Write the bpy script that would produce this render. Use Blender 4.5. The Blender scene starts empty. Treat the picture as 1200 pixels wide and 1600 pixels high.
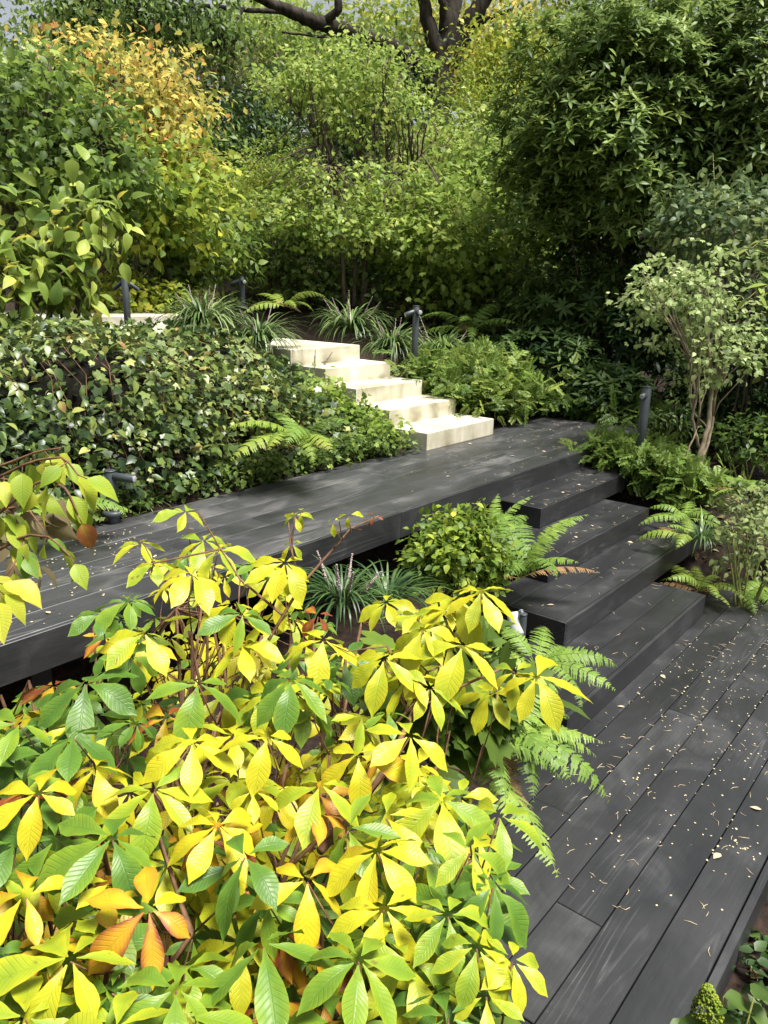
import bpy, math
import numpy as np
S = bpy.context.scene
R = math.radians
# ------------------------------------------------------------------ camera
F_PX, PITCH, ROLL, AZ, CAM_Z = 1200.8, 0.2891, 0.0220, 0.6847, 2.256
CAM = np.array([0.0, 0.0, CAM_Z])
_fh = np.array([math.cos(AZ), math.sin(AZ), 0.0]); _r = np.array([math.sin(AZ), -math.cos(AZ), 0.0]); _u = np.array([0, 0, 1.0])
FWD = _fh * math.cos(PITCH) - _u * math.sin(PITCH); _up = _fh * math.sin(PITCH) + _u * math.cos(PITCH)
RGT = _r * math.cos(ROLL) + _up * math.sin(ROLL); UPV = -_r * math.sin(ROLL) + _up * math.cos(ROLL)
cd = bpy.data.cameras.new('camera'); cam = bpy.data.objects.new('camera', cd); S.collection.objects.link(cam)
cd.sensor_fit = 'VERTICAL'; cd.sensor_height = 32.0; cd.lens = F_PX / 1600 * 32.0; cd.clip_start = 0.02; cd.clip_end = 2000
import mathutils
m = mathutils.Matrix.Identity(4)
for i in range(3):
    m[i][0] = RGT[i]; m[i][1] = UPV[i]; m[i][2] = -FWD[i]; m[i][3] = CAM[i]
cam.matrix_world = m
S.camera = cam
# ------------------------------------------------------------------ sky, sun, exposure
SUN_EL, SUN_AZ = R(68), math.atan2(-0.56, 0.10)          # the sun stands behind the camera, to its right
sun_dir = np.array([math.cos(SUN_EL) * math.cos(SUN_AZ), math.cos(SUN_EL) * math.sin(SUN_AZ), math.sin(SUN_EL)])
W = bpy.data.worlds.new('World'); S.world = W; W.use_nodes = True
nt = W.node_tree; bg = nt.nodes['Background']
sky = nt.nodes.new('ShaderNodeTexSky'); sky.sky_type = 'NISHITA'; sky.sun_disc = False
sky.sun_elevation = SUN_EL; sky.sun_rotation = math.pi / 2 - SUN_AZ; sky.dust_density = 3.0; sky.air_density = 1.0
hsv = nt.nodes.new('ShaderNodeHueSaturation'); hsv.inputs['Saturation'].default_value = 0.3
nt.links.new(sky.outputs[0], hsv.inputs['Color']); nt.links.new(hsv.outputs[0], bg.inputs[0])
bg.inputs[1].default_value = 0.075
sl = bpy.data.lights.new('sun', 'SUN'); sl.energy = 4.8; sl.angle = R(20); sl.color = (1.0, 0.97, 0.91)
so = bpy.data.objects.new('sun', sl); S.collection.objects.link(so)
so.rotation_euler = mathutils.Vector(-sun_dir).to_track_quat('-Z', 'Y').to_euler()
S.view_settings.view_transform = 'Standard'; S.view_settings.look = 'None'; S.view_settings.exposure = 1.0; S.view_settings.gamma = 1
S.cycles.max_bounces = 7; S.cycles.diffuse_bounces = 3; S.cycles.glossy_bounces = 2; S.cycles.transmission_bounces = 4

# ------------------------------------------------------------------ helpers
def ray(px, py):
    return FWD + RGT * ((px - 600) / F_PX) + UPV * ((800 - py) / F_PX)
def at(px, py, depth):
    return CAM + ray(px, py) * depth
def on(px, py, z):
    d = ray(px, py); return CAM + d * ((z - CAM_Z) / d[2])
def sm(t):
    t = np.clip(t, 0, 1); return t * t * (3 - 2 * t)
def gz(x, y):
    x = np.asarray(x, float); y = np.asarray(y, float)
    low = np.interp(y, [-2, 3.1, 4.15], [-0.2, -0.15, 0.70])
    rgt = np.interp(y, [-1, 0.8, 1.3, 1.9, 2.3, 3.0, 4.2], [-0.25, -0.2, 0.02, 0.36, 0.55, 0.68, 0.75])
    w = sm((x - 6.15) / 1.1)
    z = low * (1 - w) + rgt * w
    bank = np.interp(y, [4.15, 4.6, 5.3, 8, 30], [0.0, 0.35, 0.85, 1.0, 1.0])
    stair = np.interp(y, [4.15, 6.0, 30], [0.0, 0.76, 0.9])
    side = np.interp(y, [4.15, 6.5, 10, 30], [0.0, 0.40, 0.85, 0.9])
    a = sm((4.85 - x) / 0.9 + 0.5); b = sm((x - 6.75) / 0.6)
    z = z + a * bank + (1 - a) * ((1 - b) * stair + b * side)
    d = 0.775 * x + 0.632 * y
    z = z + np.interp(d, [10.5, 14, 22, 34, 60, 200], [0, 0.7, 3.0, 6.5, 7.5, 6.0])
    return z + 0.03 * np.sin(2.1 * x + 0.7) * np.cos(1.7 * y) * (1 - sm((3.4 - np.abs(y - 3.5)) / 1.0) * sm((9 - x)))
def unit(a):
    return a / np.maximum(np.linalg.norm(a, axis=-1, keepdims=True), 1e-9)

# ---- materials
def nm(name):
    M = bpy.data.materials.new(name); M.use_nodes = True
    return M, M.node_tree, M.node_tree.nodes['Principled BSDF']
def ramp(t, stops):
    r = t.nodes.new('ShaderNodeValToRGB'); e = r.color_ramp.elements
    while len(e) < len(stops): e.new(0.5)
    for k, (p, c) in zip(e, stops):
        k.position = p; k.color = (*c, 1)
    return r
def leaf_mat(name, stops, rough=0.5, trans=0.3, veins=0.0, spec=0.35, nscale=14, namp=0.22, edge=0.0):
    M, t, b = nm(name)
    at_ = t.nodes.new('ShaderNodeAttribute'); at_.attribute_name = 'tone'
    ns = t.nodes.new('ShaderNodeTexNoise'); ns.inputs['Scale'].default_value = nscale; ns.inputs['Detail'].default_value = 3
    tc = t.nodes.new('ShaderNodeTexCoord'); t.links.new(tc.outputs['Object'], ns.inputs['Vector'])
    ma = t.nodes.new('ShaderNodeMath'); ma.operation = 'MULTIPLY_ADD'; ma.inputs[1].default_value = namp
    sub = t.nodes.new('ShaderNodeMath'); sub.operation = 'SUBTRACT'; sub.inputs[1].default_value = 0.5
    t.links.new(ns.outputs['Fac'], sub.inputs[0]); t.links.new(sub.outputs[0], ma.inputs[0]); t.links.new(at_.outputs['Fac'], ma.inputs[2])
    r = ramp(t, stops); col = r.outputs[0]
    if veins > 0:
        uv = t.nodes.new('ShaderNodeUVMap'); uv.uv_map = 'UVMap'
        sp = t.nodes.new('ShaderNodeSeparateXYZ'); t.links.new(uv.outputs[0], sp.inputs[0])
        ab = t.nodes.new('ShaderNodeMath'); ab.operation = 'ABSOLUTE'; t.links.new(sp.outputs[0], ab.inputs[0])
        k = t.nodes.new('ShaderNodeMath'); k.operation = 'MULTIPLY_ADD'; k.inputs[1].default_value = -0.17
        t.links.new(ab.outputs[0], k.inputs[0]); t.links.new(sp.outputs[1], k.inputs[2])
        f = t.nodes.new('ShaderNodeMath'); f.operation = 'MULTIPLY'; f.inputs[1].default_value = 82; t.links.new(k.outputs[0], f.inputs[0])
        s = t.nodes.new('ShaderNodeMath'); s.operation = 'SINE'; t.links.new(f.outputs[0], s.inputs[0])
        p = t.nodes.new('ShaderNodeMapRange'); p.inputs[1].default_value = 0.55; p.inputs[2].default_value = 1.0; t.links.new(s.outputs[0], p.inputs[0])
        mid = t.nodes.new('ShaderNodeMapRange'); mid.inputs[1].default_value = 0.10; mid.inputs[2].default_value = 0.03; t.links.new(ab.outputs[0], mid.inputs[0])
        mx = t.nodes.new('ShaderNodeMath'); mx.operation = 'MAXIMUM'; t.links.new(p.outputs[0], mx.inputs[0]); t.links.new(mid.outputs[0], mx.inputs[1])
        # the margins turn first, the veins stay a little deeper and stand out of the blade
        sq = t.nodes.new('ShaderNodeMath'); sq.operation = 'POWER'; sq.inputs[1].default_value = 2.0; t.links.new(ab.outputs[0], sq.inputs[0])
        va = t.nodes.new('ShaderNodeMath'); va.operation = 'MULTIPLY_ADD'; va.inputs[1].default_value = edge
        t.links.new(sq.outputs[0], va.inputs[0]); t.links.new(ma.outputs[0], va.inputs[2]); t.links.new(va.outputs[0], r.inputs[0])
        vm = t.nodes.new('ShaderNodeMixRGB'); vm.blend_type = 'MULTIPLY'; vm.inputs[2].default_value = (0.62, 0.74, 0.5, 1)
        vf = t.nodes.new('ShaderNodeMath'); vf.operation = 'MULTIPLY'; vf.inputs[1].default_value = veins
        t.links.new(mx.outputs[0], vf.inputs[0]); t.links.new(vf.outputs[0], vm.inputs[0]); t.links.new(r.outputs[0], vm.inputs[1])
        # brown age spots
        n2 = t.nodes.new('ShaderNodeTexNoise'); n2.inputs['Scale'].default_value = 45; n2.inputs['Detail'].default_value = 2; t.links.new(tc.outputs['Object'], n2.inputs['Vector'])
        sp2 = t.nodes.new('ShaderNodeMapRange'); sp2.inputs[1].default_value = 0.70; sp2.inputs[2].default_value = 0.78; sp2.inputs[4].default_value = 0.75; t.links.new(n2.outputs['Fac'], sp2.inputs[0])
        vs_ = t.nodes.new('ShaderNodeMixRGB'); vs_.inputs[2].default_value = (0.16, 0.07, 0.02, 1); t.links.new(sp2.outputs[0], vs_.inputs[0]); t.links.new(vm.outputs[0], vs_.inputs[1]); col = vs_.outputs[0]
        bu = t.nodes.new('ShaderNodeBump'); bu.inputs['Strength'].default_value = 0.28; bu.inputs['Distance'].default_value = 0.003; bu.invert = True
        t.links.new(mx.outputs[0], bu.inputs['Height']); t.links.new(bu.outputs[0], b.inputs['Normal'])
    else:
        t.links.new(ma.outputs[0], r.inputs[0])
    t.links.new(col, b.inputs['Base Color']); b.inputs['Roughness'].default_value = rough
    b.inputs['Specular IOR Level'].default_value = spec
    tr = t.nodes.new('ShaderNodeBsdfTranslucent'); mix = t.nodes.new('ShaderNodeMixShader'); mix.inputs[0].default_value = trans
    g = t.nodes.new('ShaderNodeGamma'); g.inputs[1].default_value = 0.8; t.links.new(col, g.inputs[0]); t.links.new(g.outputs[0], tr.inputs[0])
    t.links.new(b.outputs[0], mix.inputs[1]); t.links.new(tr.outputs[0], mix.inputs[2])
    t.links.new(mix.outputs[0], t.nodes['Material Output'].inputs[0])
    return M
def noise_mat(name, c1, c2, scale=8, rough=0.8, bump=0.3, stretch=(1, 1, 1), detail=6, spec=0.3, dist=0.01):
    M, t, b = nm(name)
    tc = t.nodes.new('ShaderNodeTexCoord'); mp = t.nodes.new('ShaderNodeMapping'); mp.inputs['Scale'].default_value = stretch
    ns = t.nodes.new('ShaderNodeTexNoise'); ns.inputs['Scale'].default_value = scale; ns.inputs['Detail'].default_value = detail
    t.links.new(tc.outputs['Object'], mp.inputs[0]); t.links.new(mp.outputs[0], ns.inputs['Vector'])
    r = ramp(t, [(0.3, c1), (0.7, c2)]); t.links.new(ns.outputs['Fac'], r.inputs[0]); t.links.new(r.outputs[0], b.inputs['Base Color'])
    b.inputs['Roughness'].default_value = rough; b.inputs['Specular IOR Level'].default_value = spec
    if bump:
        bu = t.nodes.new('ShaderNodeBump'); bu.inputs['Strength'].default_value = bump; bu.inputs['Distance'].default_value = dist
        t.links.new(ns.outputs['Fac'], bu.inputs['Height']); t.links.new(bu.outputs[0], b.inputs['Normal'])
    return M
def wood_mat():
    M, t, b = nm('charred_wood')
    tc = t.nodes.new('ShaderNodeTexCoord'); at_ = t.nodes.new('ShaderNodeAttribute'); at_.attribute_name = 'tone'
    off = t.nodes.new('ShaderNodeVectorMath'); off.operation = 'SCALE'; off.inputs[0].default_value = (13.7, 5.1, 9.3); t.links.new(at_.outputs['Fac'], off.inputs['Scale'])
    add = t.nodes.new('ShaderNodeVectorMath'); add.operation = 'ADD'; t.links.new(tc.outputs['Object'], add.inputs[0]); t.links.new(off.outputs[0], add.inputs[1])
    def noise(stretch, scale, detail, distort=0.0):
        mp = t.nodes.new('ShaderNodeMapping'); mp.inputs['Scale'].default_value = stretch; t.links.new(add.outputs[0], mp.inputs[0])
        ns = t.nodes.new('ShaderNodeTexNoise'); ns.inputs['Scale'].default_value = scale; ns.inputs['Detail'].default_value = detail; ns.inputs['Distortion'].default_value = distort
        t.links.new(mp.outputs[0], ns.inputs['Vector']); return ns.outputs['Fac']
    fine = noise((2.0, 60, 60), 3.0, 5)
    blot = noise((0.9, 2.2, 2.2), 1.6, 5, 0.5)
    mp = t.nodes.new('ShaderNodeMapping'); mp.inputs['Scale'].default_value = (0.55, 7, 7); t.links.new(add.outputs[0], mp.inputs[0])
    wv = t.nodes.new('ShaderNodeTexNoise'); wv.inputs['Scale'].default_value = 0.9; wv.inputs['Detail'].default_value = 1.5; t.links.new(mp.outputs[0], wv.inputs['Vector'])
    mu = t.nodes.new('ShaderNodeMath'); mu.operation = 'MULTIPLY'; mu.inputs[1].default_value = 95; t.links.new(wv.outputs['Fac'], mu.inputs[0])
    si = t.nodes.new('ShaderNodeMath'); si.operation = 'SINE'; t.links.new(mu.outputs[0], si.inputs[0])
    ring = t.nodes.new('ShaderNodeMapRange'); ring.inputs[1].default_value = 0.45; ring.inputs[2].default_value = 1.0; t.links.new(si.outputs[0], ring.inputs[0])
    where = t.nodes.new('ShaderNodeMapRange'); where.inputs[1].default_value = 0.50; where.inputs[2].default_value = 0.72; t.links.new(noise((0.8, 2.5, 2.5), 1.1, 2), where.inputs[0])
    rw = t.nodes.new('ShaderNodeMath'); rw.operation = 'MULTIPLY'; t.links.new(ring.outputs[0], rw.inputs[0]); t.links.new(where.outputs[0], rw.inputs[1])
    rg = t.nodes.new('ShaderNodeMath'); rg.operation = 'MULTIPLY'; t.links.new(rw.outputs[0], rg.inputs[0]); t.links.new(fine, rg.inputs[1])
    s1 = t.nodes.new('ShaderNodeMath'); s1.operation = 'MULTIPLY_ADD'; s1.inputs[1].default_value = 0.55; t.links.new(blot, s1.inputs[0])
    h = t.nodes.new('ShaderNodeMath'); h.operation = 'MULTIPLY'; h.inputs[1].default_value = 0.30; t.links.new(fine, h.inputs[0]); t.links.new(h.outputs[0], s1.inputs[2])
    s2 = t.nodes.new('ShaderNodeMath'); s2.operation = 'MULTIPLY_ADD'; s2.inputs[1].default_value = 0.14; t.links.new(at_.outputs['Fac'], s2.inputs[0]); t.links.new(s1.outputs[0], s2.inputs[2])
    s3 = t.nodes.new('ShaderNodeMath'); s3.operation = 'MULTIPLY_ADD'; s3.inputs[1].default_value = 0.55; t.links.new(rg.outputs[0], s3.inputs[0]); t.links.new(s2.outputs[0], s3.inputs[2])
    sp_ = t.nodes.new('ShaderNodeMapRange'); sp_.inputs[1].default_value = 0.66; sp_.inputs[2].default_value = 0.76; sp_.inputs[4].default_value = 0.30; t.links.new(noise((1, 1.5, 1.5), 150, 2), sp_.inputs[0])
    s4 = t.nodes.new('ShaderNodeMath'); s4.operation = 'ADD'; t.links.new(sp_.outputs[0], s4.inputs[0]); t.links.new(s3.outputs[0], s4.inputs[1])
    pa = t.nodes.new('ShaderNodeMapRange'); pa.inputs[1].default_value = 0.5; pa.inputs[2].default_value = 0.75; pa.inputs[4].default_value = 0.26; t.links.new(noise((1.2, 1.4, 1.4), 2.3, 6, 1.2), pa.inputs[0])
    s5 = t.nodes.new('ShaderNodeMath'); s5.operation = 'ADD'; t.links.new(pa.outputs[0], s5.inputs[0]); t.links.new(s4.outputs[0], s5.inputs[1]); s3 = s5
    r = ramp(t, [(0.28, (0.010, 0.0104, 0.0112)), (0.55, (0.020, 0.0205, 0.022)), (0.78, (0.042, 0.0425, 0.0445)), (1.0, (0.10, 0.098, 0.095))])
    t.links.new(s3.outputs[0], r.inputs[0]); t.links.new(r.outputs[0], b.inputs['Base Color'])
    ro = t.nodes.new('ShaderNodeMapRange'); ro.inputs[1].default_value = 0.3; ro.inputs[2].default_value = 0.7; ro.inputs[3].default_value = 0.30; ro.inputs[4].default_value = 0.52
    t.links.new(blot, ro.inputs[0]); t.links.new(ro.outputs[0], b.inputs['Roughness'])
    b.inputs['Specular IOR Level'].default_value = 0.6
    bu = t.nodes.new('ShaderNodeBump'); bu.inputs['Strength'].default_value = 0.28; bu.inputs['Distance'].default_value = 0.002
    t.links.new(s3.outputs[0], bu.inputs['Height']); t.links.new(bu.outputs[0], b.inputs['Normal'])
    return M
def concrete_mat():
    M, t, b = nm('pale_concrete')
    tc = t.nodes.new('ShaderNodeTexCoord')
    def noise(stretch, scale, detail):
        mp = t.nodes.new('ShaderNodeMapping'); mp.inputs['Scale'].default_value = stretch; t.links.new(tc.outputs['Object'], mp.inputs[0])
        ns = t.nodes.new('ShaderNodeTexNoise'); ns.inputs['Scale'].default_value = scale; ns.inputs['Detail'].default_value = detail
        t.links.new(mp.outputs[0], ns.inputs['Vector']); return ns.outputs['Fac']
    r = ramp(t, [(0.28, (0.34, 0.30, 0.20)), (0.5, (0.56, 0.52, 0.40)), (0.72, (0.66, 0.63, 0.52))]); t.links.new(noise((1, 1, 2.2), 2.6, 8), r.inputs[0])
    r2 = ramp(t, [(0.35, (0.78, 0.76, 0.72)), (0.5, (1, 1, 1))]); t.links.new(noise((1, 1, 0.4), 9, 4), r2.inputs[0])
    mx = t.nodes.new('ShaderNodeMixRGB'); mx.blend_type = 'MULTIPLY'; mx.inputs[0].default_value = 0.6
    t.links.new(r.outputs[0], mx.inputs[1]); t.links.new(r2.outputs[0], mx.inputs[2]); t.links.new(mx.outputs[0], b.inputs['Base Color'])
    r3 = ramp(t, [(0.42, (0.50, 0.49, 0.40)), (0.56, (1, 1, 1))]); t.links.new(noise((1.6, 1.6, 0.5), 2.4, 8), r3.inputs[0])
    m3 = t.nodes.new('ShaderNodeMixRGB'); m3.blend_type = 'MULTIPLY'; m3.inputs[0].default_value = 0.45; t.links.new(mx.outputs[0], m3.inputs[1]); t.links.new(r3.outputs[0], m3.inputs[2]); t.links.new(m3.outputs[0], b.inputs['Base Color'])
    b.inputs['Roughness'].default_value = 0.75
    bu = t.nodes.new('ShaderNodeBump'); bu.inputs['Strength'].default_value = 0.25; bu.inputs['Distance'].default_value = 0.004
    t.links.new(noise((1, 1, 1), 60, 6), bu.inputs['Height']); t.links.new(bu.outputs[0], b.inputs['Normal'])
    return M

MAT = {}
MAT['wood'] = wood_mat(); MAT['concrete'] = concrete_mat()
MAT['soil'] = noise_mat('dark_mulch', (0.006, 0.004, 0.003), (0.034, 0.019, 0.012), 22, 0.95, 0.8, dist=0.03)
MAT['bark'] = noise_mat('grey_brown_bark', (0.035, 0.026, 0.018), (0.13, 0.10, 0.07), 20, 0.85, 0.5, (1, 1, 0.25))
MAT['palebark'] = noise_mat('pale_bark', (0.10, 0.075, 0.045), (0.32, 0.26, 0.17), 26, 0.8, 0.4, (1, 1, 0.3))
MAT['oakbark'] = noise_mat('dark_bark', (0.010, 0.008, 0.006), (0.055, 0.042, 0.030), 9, 0.9, 0.8, (1, 1, 0.3), dist=0.05)
MAT['twig'] = noise_mat('reddish_twig', (0.07, 0.03, 0.018), (0.22, 0.12, 0.06), 30, 0.7, 0.2)
MAT['greenstem'] = noise_mat('green_stem', (0.10, 0.13, 0.03), (0.26, 0.26, 0.07), 20, 0.6, 0.2)
MAT['metal'] = noise_mat('slate_grey_painted_metal', (0.035, 0.043, 0.047), (0.055, 0.065, 0.070), 6, 0.42, 0.03, spec=0.5)
MAT['lens'] = noise_mat('frosted_glass_lens', (0.30, 0.31, 0.31), (0.42, 0.42, 0.42), 5, 0.2, 0.0, spec=0.6)
MAT['silver'] = noise_mat('brushed_pale_metal', (0.42, 0.43, 0.44), (0.55, 0.56, 0.57), 8, 0.35, 0.02, spec=0.6)
MAT['petal'] = noise_mat('cream_petal', (0.30, 0.24, 0.11), (0.58, 0.52, 0.33), 60, 0.7, 0.0)
MAT['straw'] = noise_mat('tan_straw', (0.26, 0.19, 0.11), (0.55, 0.47, 0.33), 30, 0.8, 0.0)
MAT['spike'] = noise_mat('faded_lilac_flower', (0.20, 0.15, 0.15), (0.42, 0.33, 0.30), 40, 0.8, 0.2)
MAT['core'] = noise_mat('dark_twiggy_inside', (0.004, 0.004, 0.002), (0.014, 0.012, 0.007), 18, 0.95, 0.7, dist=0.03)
BUCK = [(0.0, (0.040, 0.10, 0.018)), (0.22, (0.10, 0.20, 0.022)), (0.40, (0.21, 0.31, 0.022)), (0.56, (0.39, 0.41, 0.018)), (0.76, (0.52, 0.45, 0.016)), (0.92, (0.50, 0.25, 0.018)), (1.0, (0.24, 0.06, 0.02))]
MAT['buckeye'] = leaf_mat('yellowing_palmate_leaf', BUCK, 0.40, 0.24, veins=0.16, spec=0.4, nscale=14, namp=0.34, edge=0.10)
MAT['lime'] = leaf_mat('lime_leaf', [(0, (0.10, 0.20, 0.02)), (0.5, (0.30, 0.38, 0.03)), (0.8, (0.50, 0.48, 0.05)), (1, (0.25, 0.08, 0.03))], 0.45, 0.3, veins=0.22, namp=0.35, edge=0.10)
MAT['ivy'] = leaf_mat('ivy_leaf', [(0, (0.02, 0.042, 0.014)), (0.35, (0.070, 0.115, 0.026)), (0.7, (0.17, 0.22, 0.05)), (0.92, (0.30, 0.32, 0.08)), (1, (0.24, 0.12, 0.05))], 0.38, 0.16, spec=0.45)
MAT['green'] = leaf_mat('mid_green_leaf', [(0, (0.024, 0.055, 0.012)), (0.5, (0.11, 0.18, 0.032)), (1, (0.32, 0.40, 0.09))], 0.45, 0.38)
MAT['bigleaf'] = leaf_mat('large_oval_leaf', [(0, (0.05, 0.10, 0.016)), (0.5, (0.20, 0.29, 0.045)), (0.85, (0.40, 0.46, 0.08)), (1, (0.58, 0.50, 0.06))], 0.45, 0.35, veins=0.25, namp=0.3, edge=0.08)
MAT['bright'] = leaf_mat('bright_green_leaf', [(0, (0.06, 0.11, 0.018)), (0.5, (0.20, 0.30, 0.04)), (1, (0.44, 0.50, 0.11))], 0.5, 0.42)
MAT['ygreen'] = leaf_mat('yellow_green_leaf', [(0, (0.09, 0.16, 0.02)), (0.45, (0.24, 0.32, 0.03)), (0.8, (0.46, 0.46, 0.05)), (1, (0.58, 0.42, 0.05))], 0.5, 0.35)
MAT['amber'] = leaf_mat('amber_autumn_leaf', [(0, (0.18, 0.22, 0.04)), (0.35, (0.52, 0.47, 0.09)), (0.7, (0.66, 0.48, 0.10)), (1, (0.52, 0.24, 0.07))], 0.6, 0.35)
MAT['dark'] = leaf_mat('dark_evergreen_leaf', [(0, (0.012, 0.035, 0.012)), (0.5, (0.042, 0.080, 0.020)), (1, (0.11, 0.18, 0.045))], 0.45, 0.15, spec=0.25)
MAT['rhodo'] = leaf_mat('leathery_leaf', [(0, (0.025, 0.05, 0.014)), (0.5, (0.105, 0.175, 0.036)), (0.85, (0.26, 0.35, 0.08)), (1, (0.50, 0.50, 0.08))], 0.48, 0.28, spec=0.3)
MAT['sage'] = leaf_mat('sage_green_leaf', [(0, (0.06, 0.11, 0.04)), (0.5, (0.19, 0.24, 0.07)), (1, (0.36, 0.40, 0.14))], 0.5, 0.3)
MAT['pale'] = leaf_mat('pale_small_leaf', [(0, (0.13, 0.18, 0.06)), (0.5, (0.25, 0.34, 0.10)), (1, (0.50, 0.56, 0.26))], 0.5, 0.35)
MAT['brown'] = leaf_mat('dry_brown_leaf', [(0, (0.09, 0.07, 0.03)), (0.5, (0.22, 0.17, 0.08)), (1, (0.36, 0.26, 0.14))], 0.7, 0.25)
MAT['fern'] = leaf_mat('fern_green', [(0, (0.05, 0.11, 0.02)), (0.5, (0.17, 0.28, 0.045)), (1, (0.34, 0.44, 0.08))], 0.5, 0.35)
MAT['fernlime'] = leaf_mat('fern_lime', [(0, (0.10, 0.18, 0.03)), (0.5, (0.22, 0.31, 0.045)), (1, (0.40, 0.42, 0.07))], 0.5, 0.35)
MAT['fernbrown'] = leaf_mat('withered_fern', [(0, (0.09, 0.05, 0.02)), (0.5, (0.20, 0.11, 0.045)), (1, (0.34, 0.22, 0.09))], 0.7, 0.2)
MAT['blade'] = leaf_mat('grassy_blade', [(0, (0.02, 0.055, 0.014)), (0.5, (0.085, 0.15, 0.04)), (1, (0.25, 0.31, 0.11))], 0.4, 0.15, spec=0.5)
MAT['yew'] = leaf_mat('spray_leaf', [(0, (0.05, 0.10, 0.015)), (0.5, (0.14, 0.22, 0.035)), (1, (0.28, 0.34, 0.07))], 0.5, 0.3)

# ---- mesh building
class Geo:
    def __init__(s): s.v = []; s.l = []; s.c = []; s.t = []; s.uv = []; s.n = 0; s.smooth = True
    def add(s, v, l, c, tone, uv):
        s.v.append(v); s.l.append(l + s.n); s.c.append(c); s.t.append(tone); s.uv.append(uv); s.n += len(v)
    def inst(s, T, pos, d, n, scale, tone):
        pos = np.asarray(pos, float).reshape(-1, 3); N = len(pos)
        if N == 0: return
        Y = unit(np.broadcast_to(d, (N, 3))); X = unit(np.cross(Y, np.broadcast_to(n, (N, 3)))); Z = np.cross(X, Y)
        tv, tl, tc, tuv = T; V = len(tv)
        sc = np.broadcast_to(np.asarray(scale, float), (N,))[:, None, None]
        P = (tv[None, :, 0:1] * X[:, None] + tv[None, :, 1:2] * Y[:, None] + tv[None, :, 2:3] * Z[:, None]) * sc + pos[:, None]
        L = (tl[None] + (np.arange(N) * V)[:, None]).ravel()
        s.add(P.reshape(-1, 3), L, np.tile(tc, N), np.repeat(np.broadcast_to(np.asarray(tone, float), (N,)), V), np.tile(tuv, (N, 1)))
    def tube(s, pts, rad, sides=6, tone=0.5):
        pts = np.asarray(pts, float); n = len(pts); rad = np.broadcast_to(np.asarray(rad, float), (n,))
        tg = unit(np.gradient(pts, axis=0)); ref = np.array([0.31, 0.87, 0.38])
        a = unit(np.cross(tg, ref)); b = np.cross(tg, a)
        th = np.linspace(0, 2 * np.pi, sides, endpoint=False)
        V = pts[:, None] + rad[:, None, None] * (np.cos(th)[None, :, None] * a[:, None] + np.sin(th)[None, :, None] * b[:, None])
        i = np.arange(n - 1)[:, None] * sides; j = np.arange(sides)[None]; k = (j + 1) % sides
        q = np.stack([i + j, i + k, i + k + sides, i + j + sides], -1).reshape(-1)
        cap = np.concatenate([np.arange(sides)[::-1], (n - 1) * sides + np.arange(sides)])
        s.add(V.reshape(-1, 3), np.concatenate([q, cap]).astype(np.int64), np.array([4] * (len(q) // 4) + [sides, sides]), np.full(n * sides, tone), np.zeros((n * sides, 2)))
    def box(s, x0, x1, y0, y1, z0, z1, ch=0.003, tone=0.5):
        # a box with a small chamfer on its upper edges
        def rect(a, z): return [(x0 + a, y0 + a, z), (x1 - a, y0 + a, z), (x1 - a, y1 - a, z), (x0 + a, y1 - a, z)]
        v = np.array(rect(0, z0) + rect(0, z1 - ch) + rect(ch, z1), float); f = [3, 2, 1, 0]
        for k in (0, 4):
            for i in range(4):
                j = (i + 1) % 4; f += [k + i, k + j, k + 4 + j, k + 4 + i]
        f += [8, 9, 10, 11]
        s.add(v, np.array(f), np.array([4] * 10), np.full(12, tone), np.zeros((12, 2)))
    def mesh(s, name, mat, base=(0, 0, 0), smooth=True):
        me = bpy.data.meshes.new(name)
        v = np.concatenate(s.v) - np.asarray(base); l = np.concatenate(s.l); c = np.concatenate(s.c)
        me.vertices.add(len(v)); me.vertices.foreach_set('co', v.astype(np.float32).ravel())
        me.loops.add(len(l)); me.loops.foreach_set('vertex_index', l.astype(np.int32))
        st = np.concatenate([[0], np.cumsum(c)[:-1]]).astype(np.int32)
        me.polygons.add(len(c)); me.polygons.foreach_set('loop_start', st)
        a = me.attributes.new('tone', 'FLOAT', 'POINT'); a.data.foreach_set('value', np.concatenate(s.t).astype(np.float32))
        uv = me.uv_layers.new(name='UVMap'); U = np.concatenate(s.uv)[l]; uv.data.foreach_set('uv', U.astype(np.float32).ravel())
        me.update(calc_edges=True)
        me.polygons.foreach_set('use_smooth', np.full(len(c), smooth, dtype=bool))
        me.materials.append(mat); me.validate()
        return me
    def build(s, name, mat, parent=None, base=None, smooth=True):
        if base is None: base = np.array(parent.location) if parent else np.zeros(3)
        o = bpy.data.objects.new(name, s.mesh(name, MAT[mat] if isinstance(mat, str) else mat, base, smooth)); S.collection.objects.link(o)
        if parent: o.parent = parent
        else: o.location = base
        return o
def thing(name, label, cat, loc, group=None):
    o = bpy.data.objects.new(name, None); S.collection.objects.link(o); o.empty_display_size = 0.1
    o.location = [float(a) for a in loc]; tag(o, label, cat, group); return o
def tag(o, label, cat, group=None):
    o['label'] = label; o['category'] = cat
    if group: o['group'] = group
    return o
def struct(o, kind='structure', label=None, cat=None):
    o['kind'] = kind
    if label: o['label'] = label; o['category'] = cat
    return o
def dup(src, parent):
    c = src.copy(); S.collection.objects.link(c); c.parent = parent; return c

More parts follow.
